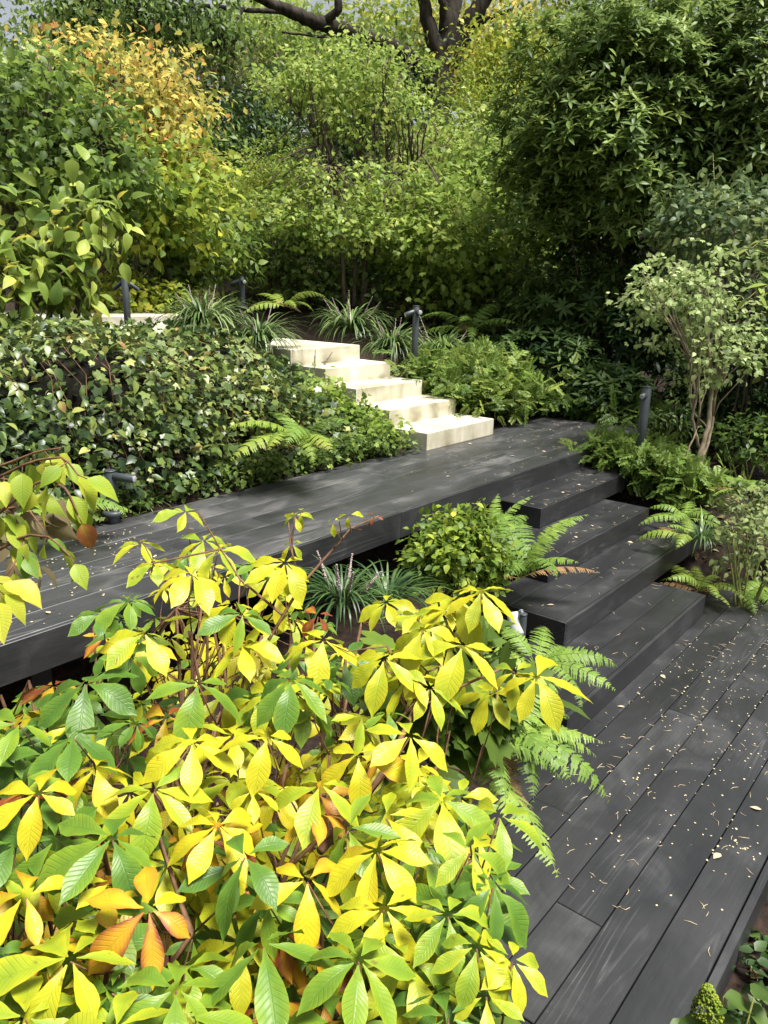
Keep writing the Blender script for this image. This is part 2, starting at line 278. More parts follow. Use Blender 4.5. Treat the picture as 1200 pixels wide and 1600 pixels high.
# ---- leaf shapes: blade along +Y, face along +Z, length 1
PROF = {
 'ovate': ([0, .08, .25, .42, .6, .78, .92, 1], [.05, .45, .92, 1, .86, .5, .16, 0]),
 'lance': ([0, .1, .3, .5, .7, .88, 1], [.08, .4, .85, 1, .85, .42, 0]),
 'obov': ([0, .1, .25, .45, .6, .75, .86, .94, 1], [.05, .16, .46, .85, 1, .86, .47, .17, 0]),
 'round': ([0, .1, .3, .55, .8, .95, 1], [.08, .4, .8, 1, .85, .4, 0])}
def leaf_t(prof='ovate', w=0.26, n=3, across=1, fold=0.25, curl=0.25, ripple=0.0):
    pv, pw = PROF[prof]; vs = np.linspace(0, 1, n + 1); us = np.linspace(-1, 1, 2 * across + 1); K = len(us)
    V = []; U = []
    for v in vs:
        hw = max(np.interp(v, pv, pw) * w, 0.004)
        for u in us:
            z = fold * abs(u) * hw - curl * v * v + ripple * math.sin(v * 26 + abs(u) * 2.0) * abs(u) * 0.5
            V.append((u * hw, v, z)); U.append((u, v))
    f = []
    for i in range(n):
        for j in range(K - 1):
            a = i * K + j; f += [a, a + 1, a + 1 + K, a + K]
    return np.array(V, float), np.array(f), np.full(len(f) // 4, 4), np.array(U, float)
def lobed_t(out, curl=0.2, stalk=0.0):
    # out: (angle from +Y, radius) down one side; mirrored. A fan about the stalk end.
    a = [(x, r) for x, r in out] + [(-x, r) for x, r in out[::-1] if 0 < x < 180]
    V = [(0, stalk, 0.0)]; U = [(0, 0)]
    for x, r in a:
        t = R(x); V.append((math.sin(t) * r, stalk + math.cos(t) * r, -curl * r * r + (0.08 if abs(x) > 5 else 0) * r)); U.append((math.sin(t) * r, math.cos(t) * r))
    f = []; n = len(a)
    for i in range(n):
        f += [0, 1 + (i + 1) % n, 1 + i]
    return np.array(V, float), np.array(f), np.full(n, 3), np.array(U, float)
IVY = lobed_t([(0, .62), (28, .36), (58, .52), (90, .34), (125, .42), (160, .25), (180, .12)], 0.25, 0.3)
MAPLE = lobed_t([(0, .70), (10, .56), (22, .43), (34, .54), (44, .58), (54, .50), (66, .38), (88, .46), (104, .36), (130, .22), (180, .08)], 0.3, 0.3)
OAKH = lobed_t([(0, .85), (14, .62), (22, .66), (34, .45), (48, .68), (58, .58), (66, .60), (82, .38), (100, .50), (125, .40), (155, .22), (180, .1)], 0.25, 0.2)
OV1 = leaf_t('ovate', 0.30, 2); OV2 = leaf_t('ovate', 0.32, 4); LAN = leaf_t('lance', 0.17, 3); ROUND = leaf_t('round', 0.36, 3, curl=0.15)
BIGOV = leaf_t('ovate', 0.32, 8, 2, 0.22, 0.35, 0.02); OVFAR = leaf_t('ovate', 0.36, 1, 1, 0.2, 0.1)
LEAFLETS = []
for _k in range(6):
    _q = np.random.RandomState(200 + _k); _t = leaf_t('obov', _q.uniform(.175, .225), 16, 2, _q.uniform(.12, .36), _q.uniform(.05, .40), .018); _v = _t[0]
    _v[:, 2] += _q.normal() * .35 * _v[:, 0] * _v[:, 1] + .02 * np.sin(_v[:, 1] * _q.uniform(5, 9) + _k); _v[:, 0] += _q.normal() * .05 * _v[:, 1] ** 2; LEAFLETS.append(_t)
def merge_t(items):
    V = []; L = []; C = []; U = []; n = 0
    for v, l, c, u in items:
        V.append(v); L.append(l + n); C.append(c); U.append(u); n += len(v)
    return np.concatenate(V), np.concatenate(L), np.concatenate(C), np.concatenate(U)
def xf(T, d, n, s, p=(0, 0, 0)):
    d = unit(np.array(d, float)); X = unit(np.cross(d, np.array(n, float))); Z = np.cross(X, d); v = T[0]
    return (v[:, :1] * X + v[:, 1:2] * d + v[:, 2:3] * Z) * s + np.array(p), T[1], T[2], T[3]
def rosette_t(T, n, rs, lo=0.15, hi=0.9):
    its = []
    for k in range(n):
        a = k * 2.4 + rs.uniform(-.2, .2); e = lo + (hi - lo) * (k / n) + rs.uniform(-.1, .1)
        d = np.array([math.cos(a) * math.cos(e), math.sin(a) * math.cos(e), math.sin(e)])
        its.append(xf(T, d, np.array([-math.cos(a) * math.sin(e), -math.sin(a) * math.sin(e), math.cos(e)]), rs.uniform(.75, 1.05) * (1 - .3 * k / n)))
    V, L, C, U = merge_t(its)
    return V[:, [0, 2, 1]] * [1, 1, -1], L, C, U       # the shoot points along +Y
_rs = np.random.RandomState(5)
ROSETTES = [rosette_t(leaf_t('lance', 0.15, 4, 1, 0.2, 0.22), 9, _rs, -0.1, 1.0) for _ in range(3)]
ROSMALL = [rosette_t(leaf_t('lance', 0.19, 3, 1, 0.2, 0.15), 8, _rs, 0.0, 1.0) for _ in range(3)]
def sprig_t(T, n, rs, spread=0.9):
    its = []
    for k in range(n):
        v = 0.12 + 0.86 * k / n; sd = 1 if k % 2 else -1
        d = np.array([sd * spread, 0.7, rs.uniform(-.15, .2)])
        its.append(xf(T, d, (rs.uniform(-.3, .3), 0, 1), 0.34 * rs.uniform(.7, 1.1) * (1.1 - .5 * v), (0, v, -0.18 * v * v)))
    return merge_t(its)
SPRIG = [sprig_t(leaf_t('ovate', 0.30, 2), 11, _rs) for _ in range(3)]
YEWSP = [sprig_t(leaf_t('ovate', 0.24, 2, 1, .2, .2), 17, _rs, 1.05) for _ in range(3)]

def lump(dirs, rs, k=5, f=3.2):
    s = np.zeros(len(dirs))
    for _ in range(k):
        w = rs.normal(size=3) * f; s += np.sin(dirs @ w + rs.uniform(0, 6.28))
    return s / k
VR = np.array([RGT[0], RGT[1], 0]) / math.hypot(RGT[0], RGT[1]); VF = np.array([FWD[0], FWD[1], 0]) / math.hypot(FWD[0], FWD[1]); VZ = np.array([0, 0, 1.0])
def crown_pts(rs, c, r, n, s0=0.55, lumpy=0.3, f=3.2, lowcut=-0.9):
    d = unit(rs.normal(size=(n * 2, 3))); d = d[d[:, 2] > lowcut][:n]
    k = (s0 + (1 - s0) * rs.uniform(0, 1, len(d)) ** 0.7) * (1 + lumpy * lump(d, rs, f=f))
    if s0 < 0:                                   # an airy crown without an outline
        d = rs.normal(size=(len(d), 3)); d = d * (1 + .35 * lump(unit(d), rs, f=f))[:, None]; k = np.full(len(d), 0.55); d = d / np.maximum(1, np.linalg.norm(d, axis=1) / 2.3)[:, None]
    q = d * k[:, None] * np.asarray(r)
    return c + q[:, :1] * VR + q[:, 1:2] * VF + q[:, 2:] * VZ, unit(d[:, :1] * VR + d[:, 1:2] * VF + d[:, 2:] * VZ)
def foliage(g, rs, pts, out, per, cr, size, T, tone=(0.5, 0.18), up=0.7, outw=0.7, droop=0.25, flat=0.7):
    # leaves in clumps about pts; T is one shape or a list of them
    N = len(pts); base = np.repeat(pts, per, 0); o = np.repeat(out, per, 0); M = len(base)
    off = rs.normal(size=(M, 3)) * cr; off[:, 2] *= flat
    ct = np.repeat(rs.normal(0, tone[1], N), per)
    tn = np.clip(tone[0] + 0.7 * ct + rs.normal(0, tone[1] * 0.7, M), 0.02, 0.98)
    d = o * outw + rs.normal(size=(M, 3)) * 0.6 - VZ * droop
    n = VZ * up + o * 0.5 + rs.normal(size=(M, 3)) * 0.38
    sc = size * rs.uniform(0.6, 1.15, M)
    Ts = T if isinstance(T, list) else [T]
    w = rs.randint(0, len(Ts), M)
    for k, t in enumerate(Ts):
        q = w == k; g.inst(t, base[q] + off[q], d[q], n[q], sc[q], tn[q])
def curve(a, b, sag, rs, n=6, jit=0.05):
    t = np.linspace(0, 1, n)[:, None]; p = a + (b - a) * t
    p = p + VZ * sag * np.sin(np.pi * t) + rs.normal(size=(n, 3)) * jit * np.sin(np.pi * t); return p
def bush(name, label, cat, px, py, depth, rx, ry, n, per, size, T, mat, seed, rd=None, tone=(0.5, 0.2), group=None, s0=0.55, lumpy=0.42,
         stem='bark', cr=None, stems=6, ground=None, up=0.7, outw=0.7, droop=0.25, parts=('stems', 'leaves'), srad=None, lowcut=-0.9, flat=0.7, f=3.2):
    rs = np.random.RandomState(seed); c = at(px, py, depth); k = depth / F_PX
    r = np.array([rx * k, (rd if rd is not None else rx * 0.8) * k, ry * k])
    z0 = float(gz(c[0], c[1])) if ground is None else ground
    z0 = min(z0, c[2] - r[2] * 0.5)
    t = thing(name, label, cat, (c[0], c[1], z0), group); base = np.array([c[0], c[1], z0])
    P, O = crown_pts(rs, c, r, n, s0, lumpy, f, lowcut)
    g = Geo(); foliage(g, rs, P, O, per, cr if cr is not None else 0.10 * r.mean() + 0.35 * size, size, T, tone, up, outw, droop, flat)
    h = Geo(); sr = srad if srad else max(0.008, 0.012 * r[2])
    for i in rs.choice(len(P), min(stems, len(P)), replace=False):
        a = base + rs.normal(size=3) * [.15, .15, 0] * min(r[0], 1) - VZ * 0.05
        e = c + (P[i] - c) * 0.9; h.tube(curve(a, e, 0.0, rs, 7, 0.04 * r.mean()), np.linspace(sr * 1.6, sr * 0.5, 7), 6)
    h.build(parts[0], stem, t); g.build(parts[1], mat, t)
    return t

# ================================================================== the ground
xs = np.concatenate([[-600, -300, -120, -60, -30, -16, -10], np.arange(-7, 22, 0.2), [23, 25, 28, 32, 38, 46, 60, 100, 250, 600]])
ys = np.concatenate([[-600, -300, -120, -60, -30, -15, -8], np.arange(-5, 24, 0.2), [25, 27, 30, 34, 40, 50, 70, 120, 300, 600]])
X, Y = np.meshgrid(xs, ys, indexing='ij'); Z = gz(X, Y)
rs = np.random.RandomState(1); Z = Z + rs.normal(0, 0.006, Z.shape)
g = Geo(); nx, ny = X.shape; i = np.arange(nx - 1)[:, None] * ny + np.arange(ny - 1)[None]
q = np.stack([i, i + ny, i + ny + 1, i + 1], -1).ravel()
g.add(np.stack([X, Y, Z], -1).reshape(-1, 3), q, np.full(len(q) // 4, 4), np.full(nx * ny, 0.5), np.zeros((nx * ny, 2)))
struct(g.build('ground', 'soil'))

# ================================================================== decks and steps
def planks(g, rs, x0, x1, ys_, z0, z1, joints=None, gap=0.005, painted_sheen=0.0):
    for k in range(len(ys_) - 1):
        cuts = [x0] + sorted((joints or {}).get(k, [])) + [x1]
        for a, b in zip(cuts[:-1], cuts[1:]):
            dz = rs.uniform(-0.0012, 0.0012)
            g.box(a + 0.0012, b - 0.0012, ys_[k] + gap / 2, ys_[k + 1] - gap / 2, z0, z1 + dz, 0.0025, rs.uniform(0, 1) + painted_sheen)  # random board tone, plus any sky sheen put into the colour
rs = np.random.RandomState(2)
# lower deck: boards along the steps, an edge board on the right, joists beneath
deck = thing('lower_deck', 'lower charred wood deck littered with petals at the foot of the steps', 'deck', (4, 1, 0)); struct(deck)
g = Geo(); yb = [0.427, 0.612, 0.797, 0.984, 1.170, 1.357, 1.545]
planks(g, rs, 1.79, 6.35, yb, -0.035, 0.0, {1: [4.95], 2: [2.30, 5.6], 3: [4.0], 4: [2.797], 0: [3.9], 5: [3.6]}); g.build('deck_boards', 'wood', deck, smooth=False)
g = Geo(); g.box(1.766, 6.35, 0.392, 0.4225, -0.16, 0.0, 0.002, 0.8); g.box(1.766, 1.786, 0.4235, 1.545, -0.16, -0.002, 0.002, 0.2); g.build('edge_board', 'wood', deck, smooth=False)
g = Geo()
for x in np.arange(1.9, 6.3, 0.6): g.box(x, x + 0.05, 0.43, 1.5, -0.18, -0.036, 0.001, 0.3)
g.build('joists', 'wood', deck, smooth=False)
# four box steps
H = 0.16; YF = [1.446, 1.828, 2.222, 2.622]; XL = [3.29, 3.99, 4.50, 5.10]; XR = [5.45, 6.62, 6.28, 6.72]
sc = thing('wooden_steps', 'four staggered charred wood steps climbing from lower deck to boardwalk', 'steps', (5.2, 2.1, 0.0))
for k in range(4):
    z = H * (k + 1); y0 = YF[k]; g = Geo(); y1 = (YF[k + 1] if k < 3 else 3.03) + 0.20
    yy = [y0 + 0.026, y0 + 0.205, y0 + 0.393, y1]
    planks(g, rs, XL[k] + 0.022, XR[k] - 0.022, yy, z - 0.03, z, {}, 0.004)
    tr = g.build('step', 'wood', sc, smooth=False); tr['label'] = ['lowest wooden step', 'second wooden step from the bottom', 'third wooden step from the bottom', 'topmost wooden step below the boardwalk'][k]
    g = Geo(); zb = z - H + 0.004 if k else 0.004
    g.box(XL[k] + 0.0215, XR[k] - 0.0215, y0, y0 + 0.0235, zb, z - 0.0005, 0.0025, rs.uniform(.3, .9))
    r_ = g.build('riser', 'wood', tr, base=sc.location, smooth=False)
    for xa in (XL[k], XR[k] - 0.02):
        g = Geo(); g.box(xa, xa + 0.02, y0 + 0.0005, y1, zb, z - 0.001, 0.002, rs.uniform(0, .4)); g.build('side_board', 'wood', tr, base=sc.location, smooth=False)
# boardwalk
bw = thing('boardwalk', 'raised charred wood boardwalk crossing in front of the ivy bank', 'boardwalk', (4, 3.5, 0.8)); struct(bw)
g = Geo(); yb = [3.037, 3.237, 3.437, 3.637, 3.837, 4.037, 4.20]
planks(g, rs, -4.0, 8.40, yb, 0.765, 0.80, {0: [-1.1, 3.868, 6.9], 1: [1.2, 5.4], 2: [-.6, 3.1, 7.2], 3: [0.3, 4.6], 4: [2.2, 6.1], 5: [-1.5, 3.5]}, 0.003, 1.6); g.build('walk_boards', 'wood', bw, smooth=False)  # same wood, painted paler here to stand for the sky's sheen
g = Geo(); g.box(-4.0, 3.868, 3.010, 3.0335, 0.62, 0.7995, 0.0025, 0.9); g.box(3.871, 8.40, 3.010, 3.0335, 0.62, 0.7992, 0.0025, 0.75); g.build('fascia', 'wood', bw, smooth=False)
g = Geo()
for x in np.arange(-3.8, 8.2, 0.8): g.box(x, x + 0.06, 3.05, 4.15, 0.62, 0.764, 0.001, 0.3)
for x in np.arange(-3.4, 5.0, 1.6): g.box(x + .08, x + 0.18, 3.35, 3.45, -0.3, 0.619, 0.001, 0.3)
g.build('joists', 'wood', bw, smooth=False)
# concrete steps
cs = thing('concrete_steps', 'five pale cream concrete steps climbing left beside the ivy bank', 'steps', (6.1, 4.9, 0.8))
CY = [4.07, 4.51, 4.915, 5.31, 5.705]
for k in range(5):
    g = Geo(); z = 0.96 + 0.16 * k; x0 = 5.58 if k < 4 else 5.50
    g.box(x0 - 0.012 * k, 6.72 - 0.055 * k, CY[k], (CY[k + 1] + 0.25 if k < 4 else 7.2), z - (0.24 if k else 0.17), z, 0.006, 0.5)
    o = g.build('step', 'concrete', cs, smooth=False)
    o['label'] = ['lowest concrete step', 'second concrete step', 'middle concrete step', 'fourth concrete step', 'topmost concrete step'][k]
g = Geo(); g.box(3.9, 5.85, 7.75, 9.3, 1.45, 1.85, 0.006, 0.5)
tag(g.build('concrete_slab', 'concrete', base=(4.7, 8.5, 1.45), smooth=False), 'white concrete slab showing above the ivy behind the double lamp post', 'slab')
g = Geo(); g.box(1.2, 3.9, 9.6, 10.9, 1.5, 2.0, 0.006, 0.5)
tag(g.build('concrete_slab', 'concrete', base=(2.6, 10.2, 1.5), smooth=False), 'white concrete slab partly hidden behind the leafy shrub at the left edge', 'slab')

# ================================================================== garden lights
def cyl(g, a, b, r, sides=20, tone=0.5, lip=0.0):
    a = np.array(a, float); b = np.array(b, float); d = unit(b - a); L = np.linalg.norm(b - a); e = min(0.006, L * .2)
    g.tube([a, a + d * 1e-4, a + d * e, b - d * e, b - d * 1e-4, b], [r * .85, r * .86, r, r, r * .86, r * .85], sides, tone)
def light_post(label, base, h, heads, r=0.034, lean=0):
    t = thing('garden_light', label, 'garden light', base, 'bollard spotlights along the path'); b = np.array(base)
    g = Geo(); cyl(g, b - VZ * 0.15, b + VZ * h, r); g.build('post', 'metal', t, smooth=True)
    g = Geo(); cyl(g, b - VZ * 0.02, b + VZ * 0.012, r * 1.9); g.build('base_plate', 'metal', t)
    g = Geo(); cyl(g, b + VZ * (h - .002), b + VZ * (h + .006), r * 1.06); g.build('cap', 'metal', t)
    for d, L, up_, rr in heads:
        rr = rr * .82; L = L * .9
        d = unit(np.array(d, float)); p = b + VZ * (h - up_); s = p + d * (r * 0.6); e = s + d * L
        g = Geo(); cyl(g, s, e, rr)
        side = unit(np.cross(d, VZ)); cyl(g, p - d * 0.002, p + d * (r + 0.02), rr * 0.55, 12)
        hd = g.build('lamp_head', 'metal', t, smooth=True)
        g = Geo(); cyl(g, e - d * 0.002, e + d * 0.003, rr * 0.82); g.build('lens', 'lens', hd, base=b, smooth=True)
    return t
def vw(r, f, z): return VR * r + VF * f + VZ * z
light_post('low grey light post with one horizontal head beside the ivy bank and boardwalk', at(177, 800, 4.75), 0.26, [(vw(1, -.25, -.05), 0.16, 0.03, 0.031)])
light_post('slim grey light post with two drooping heads standing against the white slab', at(200, 510, 7.75), 0.48, [(vw(-1, .3, -.75), 0.15, 0.03, 0.026), (vw(1, .3, -.8), 0.15, 0.03, 0.026)], 0.034)
light_post('distant grey light post with two heads behind the grass clumps', at(379, 480, 10.6), 0.40, [(vw(-1, .2, -.4), 0.17, 0.04, 0.034), (vw(.5, -1, -.15), 0.12, 0.05, 0.036)], 0.038)
light_post('grey light post with two short heads beside the concrete steps', at(647, 585, 8.85), 0.76, [(vw(-1, -.35, -.4), 0.13, 0.05, 0.034), (vw(.55, -1, -.1), 0.08, 0.06, 0.036)], 0.037)
light_post('leaning grey light post with one small head left of the slender tree', at(998, 716, 7.15), 0.66, [(vw(-.7, -.8, -.12), 0.07, 0.07, 0.034)], 0.043)
light_post('pale spotlight with cylinder head tucked beside the steps behind the yellow leaves', at(812, 1030, 3.95), 0.25, [(vw(-.2, .55, .6), 0.03, 0.02, 0.02)], 0.02)
t = thing('spotlight', 'pale metal cylinder spotlight poking out above the ferns by the steps', 'spotlight', at(803, 1000, 3.9))
g = Geo(); p = at(808, 992, 3.9); d = unit(vw(-.12, .5, .85)); cyl(g, p, p + d * 0.115, 0.037, 24); b_ = g.build('lamp_body', 'silver', t)
g = Geo(); cyl(g, p - d * 0.012, p + d * 0.001, 0.034, 24); g.build('bezel', 'metal', t)
g = Geo(); g.tube([p + d * 0.03, p + d * 0.01 - VZ * 0.1, p - VZ * 0.35], 0.012, 8); g.build('stake', 'metal', t)
t = thing('spotlight', 'tiny black spotlight with white lens lying at the boardwalk edge below the ground cover', 'spotlight', on(598, 712, 0.80) + VZ * 0.0)
p = on(592, 712, 0.80) + VZ * 0.035; d = unit(vw(.75, -.65, -.02)); g = Geo(); cyl(g, p - d * 0.10, p + d * 0.03, 0.033); g.build('lamp_head', 'metal', t)
g = Geo(); cyl(g, p + d * 0.028, p + d * 0.034, 0.025); g.build('lens', 'lens', t)

# ================================================================== buckeye shrub in the foreground
rs = np.random.RandomState(11)
def dep(py): return np.interp(py, [780, 850, 1000, 1150, 1300, 1450, 1600, 1750], [2.55, 2.35, 1.98, 1.66, 1.36, 1.17, 1.02, 0.92])
G = at(210, 1330, 1.5); bx = np.array([G[0], G[1], float(gz(G[0], G[1]))])
buck = thing('buckeye_shrub', 'large shrub of yellow and green palmate leaves filling the foreground beside the deck', 'shrub', bx)
gl = Geo(); gs = Geo(); hubs = []
def palmate(p, size, tone, n=None, k=None, spin=None, droop=0.15, tspread=0.05):
    # leaflets about a hub: p hub, n the leaf's normal, spin the heading of its middle leaflet
    k = k or rs.choice([5, 5, 6, 7]); n = unit(np.array(n if n is not None else VZ + rs.normal(size=3) * 0.28))
    a0 = rs.uniform(0, 6.28) if spin is None else spin
    e1 = unit(np.cross(n, [0.3, 0.9, 0.1])); e2 = np.cross(n, e1)
    arc = R(300) if k >= 6 else R(268); pos = []; D = []; N = []; Sz = []
    for i in range(k):
        f = (i / (k - 1) - 0.5); a = a0 + f * arc + rs.uniform(-.1, .1)
        h = e1 * math.cos(a) + e2 * math.sin(a); dr = droop + rs.uniform(-.22, .25)
        d = h * math.cos(dr) - n * math.sin(dr)
        # blades hang by their own weight whatever way the hub is tipped
        d = unit(d - VZ * rs.uniform(-.05, .18))
        nn = unit(n * math.cos(dr) + h * math.sin(dr) + rs.normal(size=3) * 0.13)
        pos.append(p + h * 0.008); D.append(d); N.append(nn); Sz.append(size * (1 - 0.9 * abs(f) ** 1.5) * rs.uniform(.88, 1.1))
    tn_ = np.clip(tone + rs.normal(0, tspread, k), 0.01, 0.99); w_ = rs.randint(0, 6, k); pos = np.array(pos); D = np.array(D); N = np.array(N); Sz = np.array(Sz)
    for q_ in range(6):
        e_ = w_ == q_; gl.inst(LEAFLETS[q_], pos[e_], D[e_], N[e_], Sz[e_], tn_[e_])
    hubs.append((p, n))
def view_spin(n, ang):
    # spin that makes the middle leaflet point to screen angle ang (deg, 0 right, 90 up the picture = away)
    e1 = unit(np.cross(n, [0.3, 0.9, 0.1])); e2 = np.cross(n, e1); w = VR * math.cos(R(ang)) + VF * math.sin(R(ang))
    return math.atan2(w @ e2, w @ e1)
Y_, O_, GR, YG, GG = 0.66, 0.84, 0.16, 0.42, 0.08
HAND = [  # px, py, radius px, tone, heading, lean toward camera
 (382, 1338, 112, GR, 250, .35), (412, 1478, 150, 0.26, 300, .2), (176, 1310, 135, 0.20, 200, .3), (232, 1420, 118, 0.80, 210, .9), (275, 1545, 125, 0.30, 180, .3),
 (110, 1500, 150, 0.50, 170, .25), (290, 1590, 150, 0.36, 265, .5), (520, 1600, 130, 0.22, 260, .4), (690, 1250, 120, 0.40, 250, .5), (500, 1228, 105, 0.42, 265, .5),
 (240, 1235, 110, 0.43, 275, .55), (418, 1152, 88, 0.62, 280, .6), (310, 1068, 100, 0.26, 280, .4), (135, 1068, 112, 0.15, 240, .45), (115, 1150, 110, 0.16, 250, .4),
 (455, 1062, 88, 0.22, 265, .5), (225, 990, 90, 0.5, 230, .4), (362, 945, 80, 0.60, 270, .6), (445, 880, 70, 0.60, 280, .7), (505, 1000, 82, 0.58, 270, .6),
 (600, 1030, 90, 0.52, 280, .7), (712, 935, 95, 0.58, 270, .8), (752, 925, 80, 0.57, 280, .8), (722, 1010, 100, 0.60, 260, .8), (838, 1058, 100, 0.60, 340, .7), (660, 985, 80, .56, 200, .6),
 (300, 898, 78, 0.64, 260, .6), (245, 880, 62, 0.50, 200, .6), (318, 845, 66, 0.48, 260, .5), (340, 860, 66, 0.54, 300, .6), (220, 848, 52, 0.50, 240, .7), (290, 800, 50, 0.47, 185, .3),
 (378, 960, 74, 0.24, 240, .3), (200, 940, 74, 0.22, 200, .35), (160, 960, 66, 0.22, 200, .3), (770, 1385, 96, 0.13, 330, .35), (735, 1330, 100, 0.45, 0, .4), (780, 1275, 96, 0.36, 350, .35),
 (745, 1480, 96, 0.46, 315, .45), (700, 1430, 90, 0.40, 290, .5), (800, 1500, 76, 0.52, 300, .5), (760, 1555, 70, 0.5, 290, .5), (590, 1330, 110, 0.68, 260, .5), (480, 1375, 110, 0.72, 280, .5),
 (600, 1420, 105, 0.62, 270, .5), (560, 1180, 95, 0.70, 260, .6), (340, 1290, 100, 0.76, 250, .5), (60, 1240, 105, 0.70, 200, .4), (40, 1400, 120, 0.76, 190, .4), (150, 1200, 95, 0.72, 230, .5), (640, 1150, 90, 0.56, 260, .6),
 (300, 1160, 95, 0.60, 250, .5), (30, 1130, 90, 0.30, 200, .4), (560, 1500, 120, 0.34, 280, .4), (700, 1590, 120, 0.24, 300, .3), (640, 1500, 110, 0.48, 270, .5), (180, 1610, 150, 0.50, 260, .3), (40, 1590, 150, 0.42, 200, .3)]
for px, py, rp, tone, hd, lean in HAND:
    dpt = dep(py) * rs.uniform(0.95, 1.02); n = unit(VZ - VF * (lean * 0.4 - .06) + VR * rs.uniform(-.3, .3))
    palmate(at(px, py, dpt), rp * dpt / F_PX * 0.92, tone, n, spin=view_spin(n, hd + rs.uniform(-15, 15)))
BND_R = ([840, 900, 930, 960, 1060, 1120, 1200, 1260, 1330, 1450, 1540, 1640], [330, 530, 540, 560, 600, 640, 690, 760, 790, 800, 770, 740])
BND_L = ([0, 100, 170, 230, 300, 380, 460, 560, 620, 800], [1090, 1020, 950, 880, 830, 840, 880, 950, 1030, 1190])
cnt = 0
while cnt < 640:
    px = rs.uniform(-90, 800); py = rs.uniform(840, 1690)
    if px > np.interp(py, *BND_R) - 25 or py < np.interp(px, *BND_L) + 30: continue
    layer = rs.uniform(0, 1) ** 1.2; 
    if math.sin(px * .021 + 2 * math.sin(py * .013)) * math.sin(py * .024 + 1.3) > 0.22: layer = 0.85 + .4 * layer
    dpt = dep(py) * (1.02 + 0.55 * layer)
    u = rs.uniform()
    pg = 0.30 + 0.35 * (py > 1400) + 0.38 * (px < 230 and py < 1330) + 0.3 * (px > 700 and py > 1250)
    orange = 0.17 if (px < 520 and py > 1180) else 0.03
    tone = rs.uniform(0.08, 0.34) if u < pg else (rs.uniform(.78, .93) if u < pg + orange else rs.uniform(0.42, 0.68))
    if layer > 0.5 and u > pg: tone += 0.04
    n = unit(VZ - VF * rs.uniform(-0.2, 0.45) + rs.normal(size=3) * 0.30)
    palmate(at(px, py, dpt), rs.uniform(0.065, 0.122), min(tone, .96), n, spin=view_spin(n, rs.uniform(170, 370))); cnt += 1
for _ in range(26):                        # the flat yellow plates at the right
    px = rs.uniform(590, 850); py = rs.uniform(925, 1085)
    if px > 735 and 925 < py < 1045: continue
    dpt = dep(py) * rs.uniform(1.0, 1.16)
    palmate(at(px, py, dpt), rs.uniform(.08, .125), rs.uniform(.44, .60), unit(VZ - VF * rs.uniform(-.1, .3) + rs.normal(size=3) * .2), spin=view_spin(VZ, rs.uniform(200, 350)))
# small leaves on the shoot at the upper right
for px, py, s, tn in [(460, 806, .06, .5), (455, 850, .055, .55), (520, 815, .04, .5), (545, 805, .045, .5), (470, 800, .05, .48), (585, 806, .03, .95), (452, 905, .06, .56), (497, 962, .075, .99)]:
    palmate(at(px, py, 2.2), s, tn, unit(VZ - VF * .6), k=4 if s > .045 else 3, droop=.5)
# thick stems from the ground, then petioles to every hub
tips = []
for k in range(56):
    px = rs.uniform(-60, 760); py = rs.uniform(940, 1640)
    if k >= 44: px = rs.uniform(270, 500); py = rs.uniform(925, 1000)
    px = min(px, np.interp(py, *BND_R)); e = at(px, py, dep(py) * rs.uniform(1.10, 1.3)); a = bx + np.array([rs.normal() * .22, rs.normal() * .22, -.05])
    c = curve(a, e, 0.10, rs, 10, 0.03); gs.tube(c, np.linspace(0.011, 0.004, 10), 7, rs.uniform(0, 1)); tips += list(c[4:])
for line, r0, r1 in [([(560, 1265, 1.62), (612, 1185, 1.72), (652, 1098, 1.88), (668, 1050, 1.98)], .0075, .005), ([(652, 1096, 1.88), (715, 1075, 1.92), (790, 1042, 1.96)], .0045, .003), ([(652, 1096, 1.88), (632, 1050, 1.93), (604, 1010, 1.98)], .0045, .003),
                     ([(420, 1000, 2.1), (470, 915, 2.2), (520, 858, 2.25), (548, 826, 2.28), (592, 806, 2.32)], .005, .002), ([(470, 915, 2.2), (455, 860, 2.2), (450, 812, 2.2)], .003, .0018), ([(535, 842, 2.26), (530, 815, 2.22)], .002, .0015),
                     ([(440, 960, 2.1), (375, 905, 2.2), (345, 858, 2.25), (310, 800, 2.3)], .004, .002), ([(345, 858, 2.25), (240, 880, 2.2), (222, 845, 2.25)], .003, .0018), ([(500, 1330, 1.5), (560, 1265, 1.62)], .009, .0075), ([(260, 1520, 1.3), (300, 1460, 1.3), (245, 1300, 1.45), (240, 1240, 1.5)], .007, .004)]:
    P = np.array([at(*q) for q in line]); gs.tube(P, np.linspace(r0, r1, len(P)), 7, 0.3); tips += list(P[1:])
tips = np.array(tips)
for p, n in hubs:
    w = tips[np.argmin(np.linalg.norm(tips - (p - VZ * 0.10), axis=1) + rs.uniform(0, .05, len(tips)))]
    L = np.linalg.norm(w - p)
    if L > 0.2: w = p - VZ * rs.uniform(.13, .2) + (w - p) / L * rs.uniform(.05, .12) + rs.normal(size=3) * [.03, .03, .0]
    if L > 0.2:
        v_ = tips[np.argmin(np.linalg.norm(tips - w, axis=1))]; gs.tube([v_, (v_ + w) / 2 + rs.normal(size=3) * .012, w, w * .6 + p * .4], [.003, .0028, .0026, .0022], 5, rs.uniform(0, 1))
    q = np.array([w, w * .4 + p * .6 - VZ * 0.03 + rs.normal(size=3) * .01, p - VZ * 0.004]); gs.tube(q, [.0024, .0018, .0015], 5, rs.uniform(0, 1))
gs.build('stems', 'twig', buck); gl.build('leaves', 'buckeye', buck)

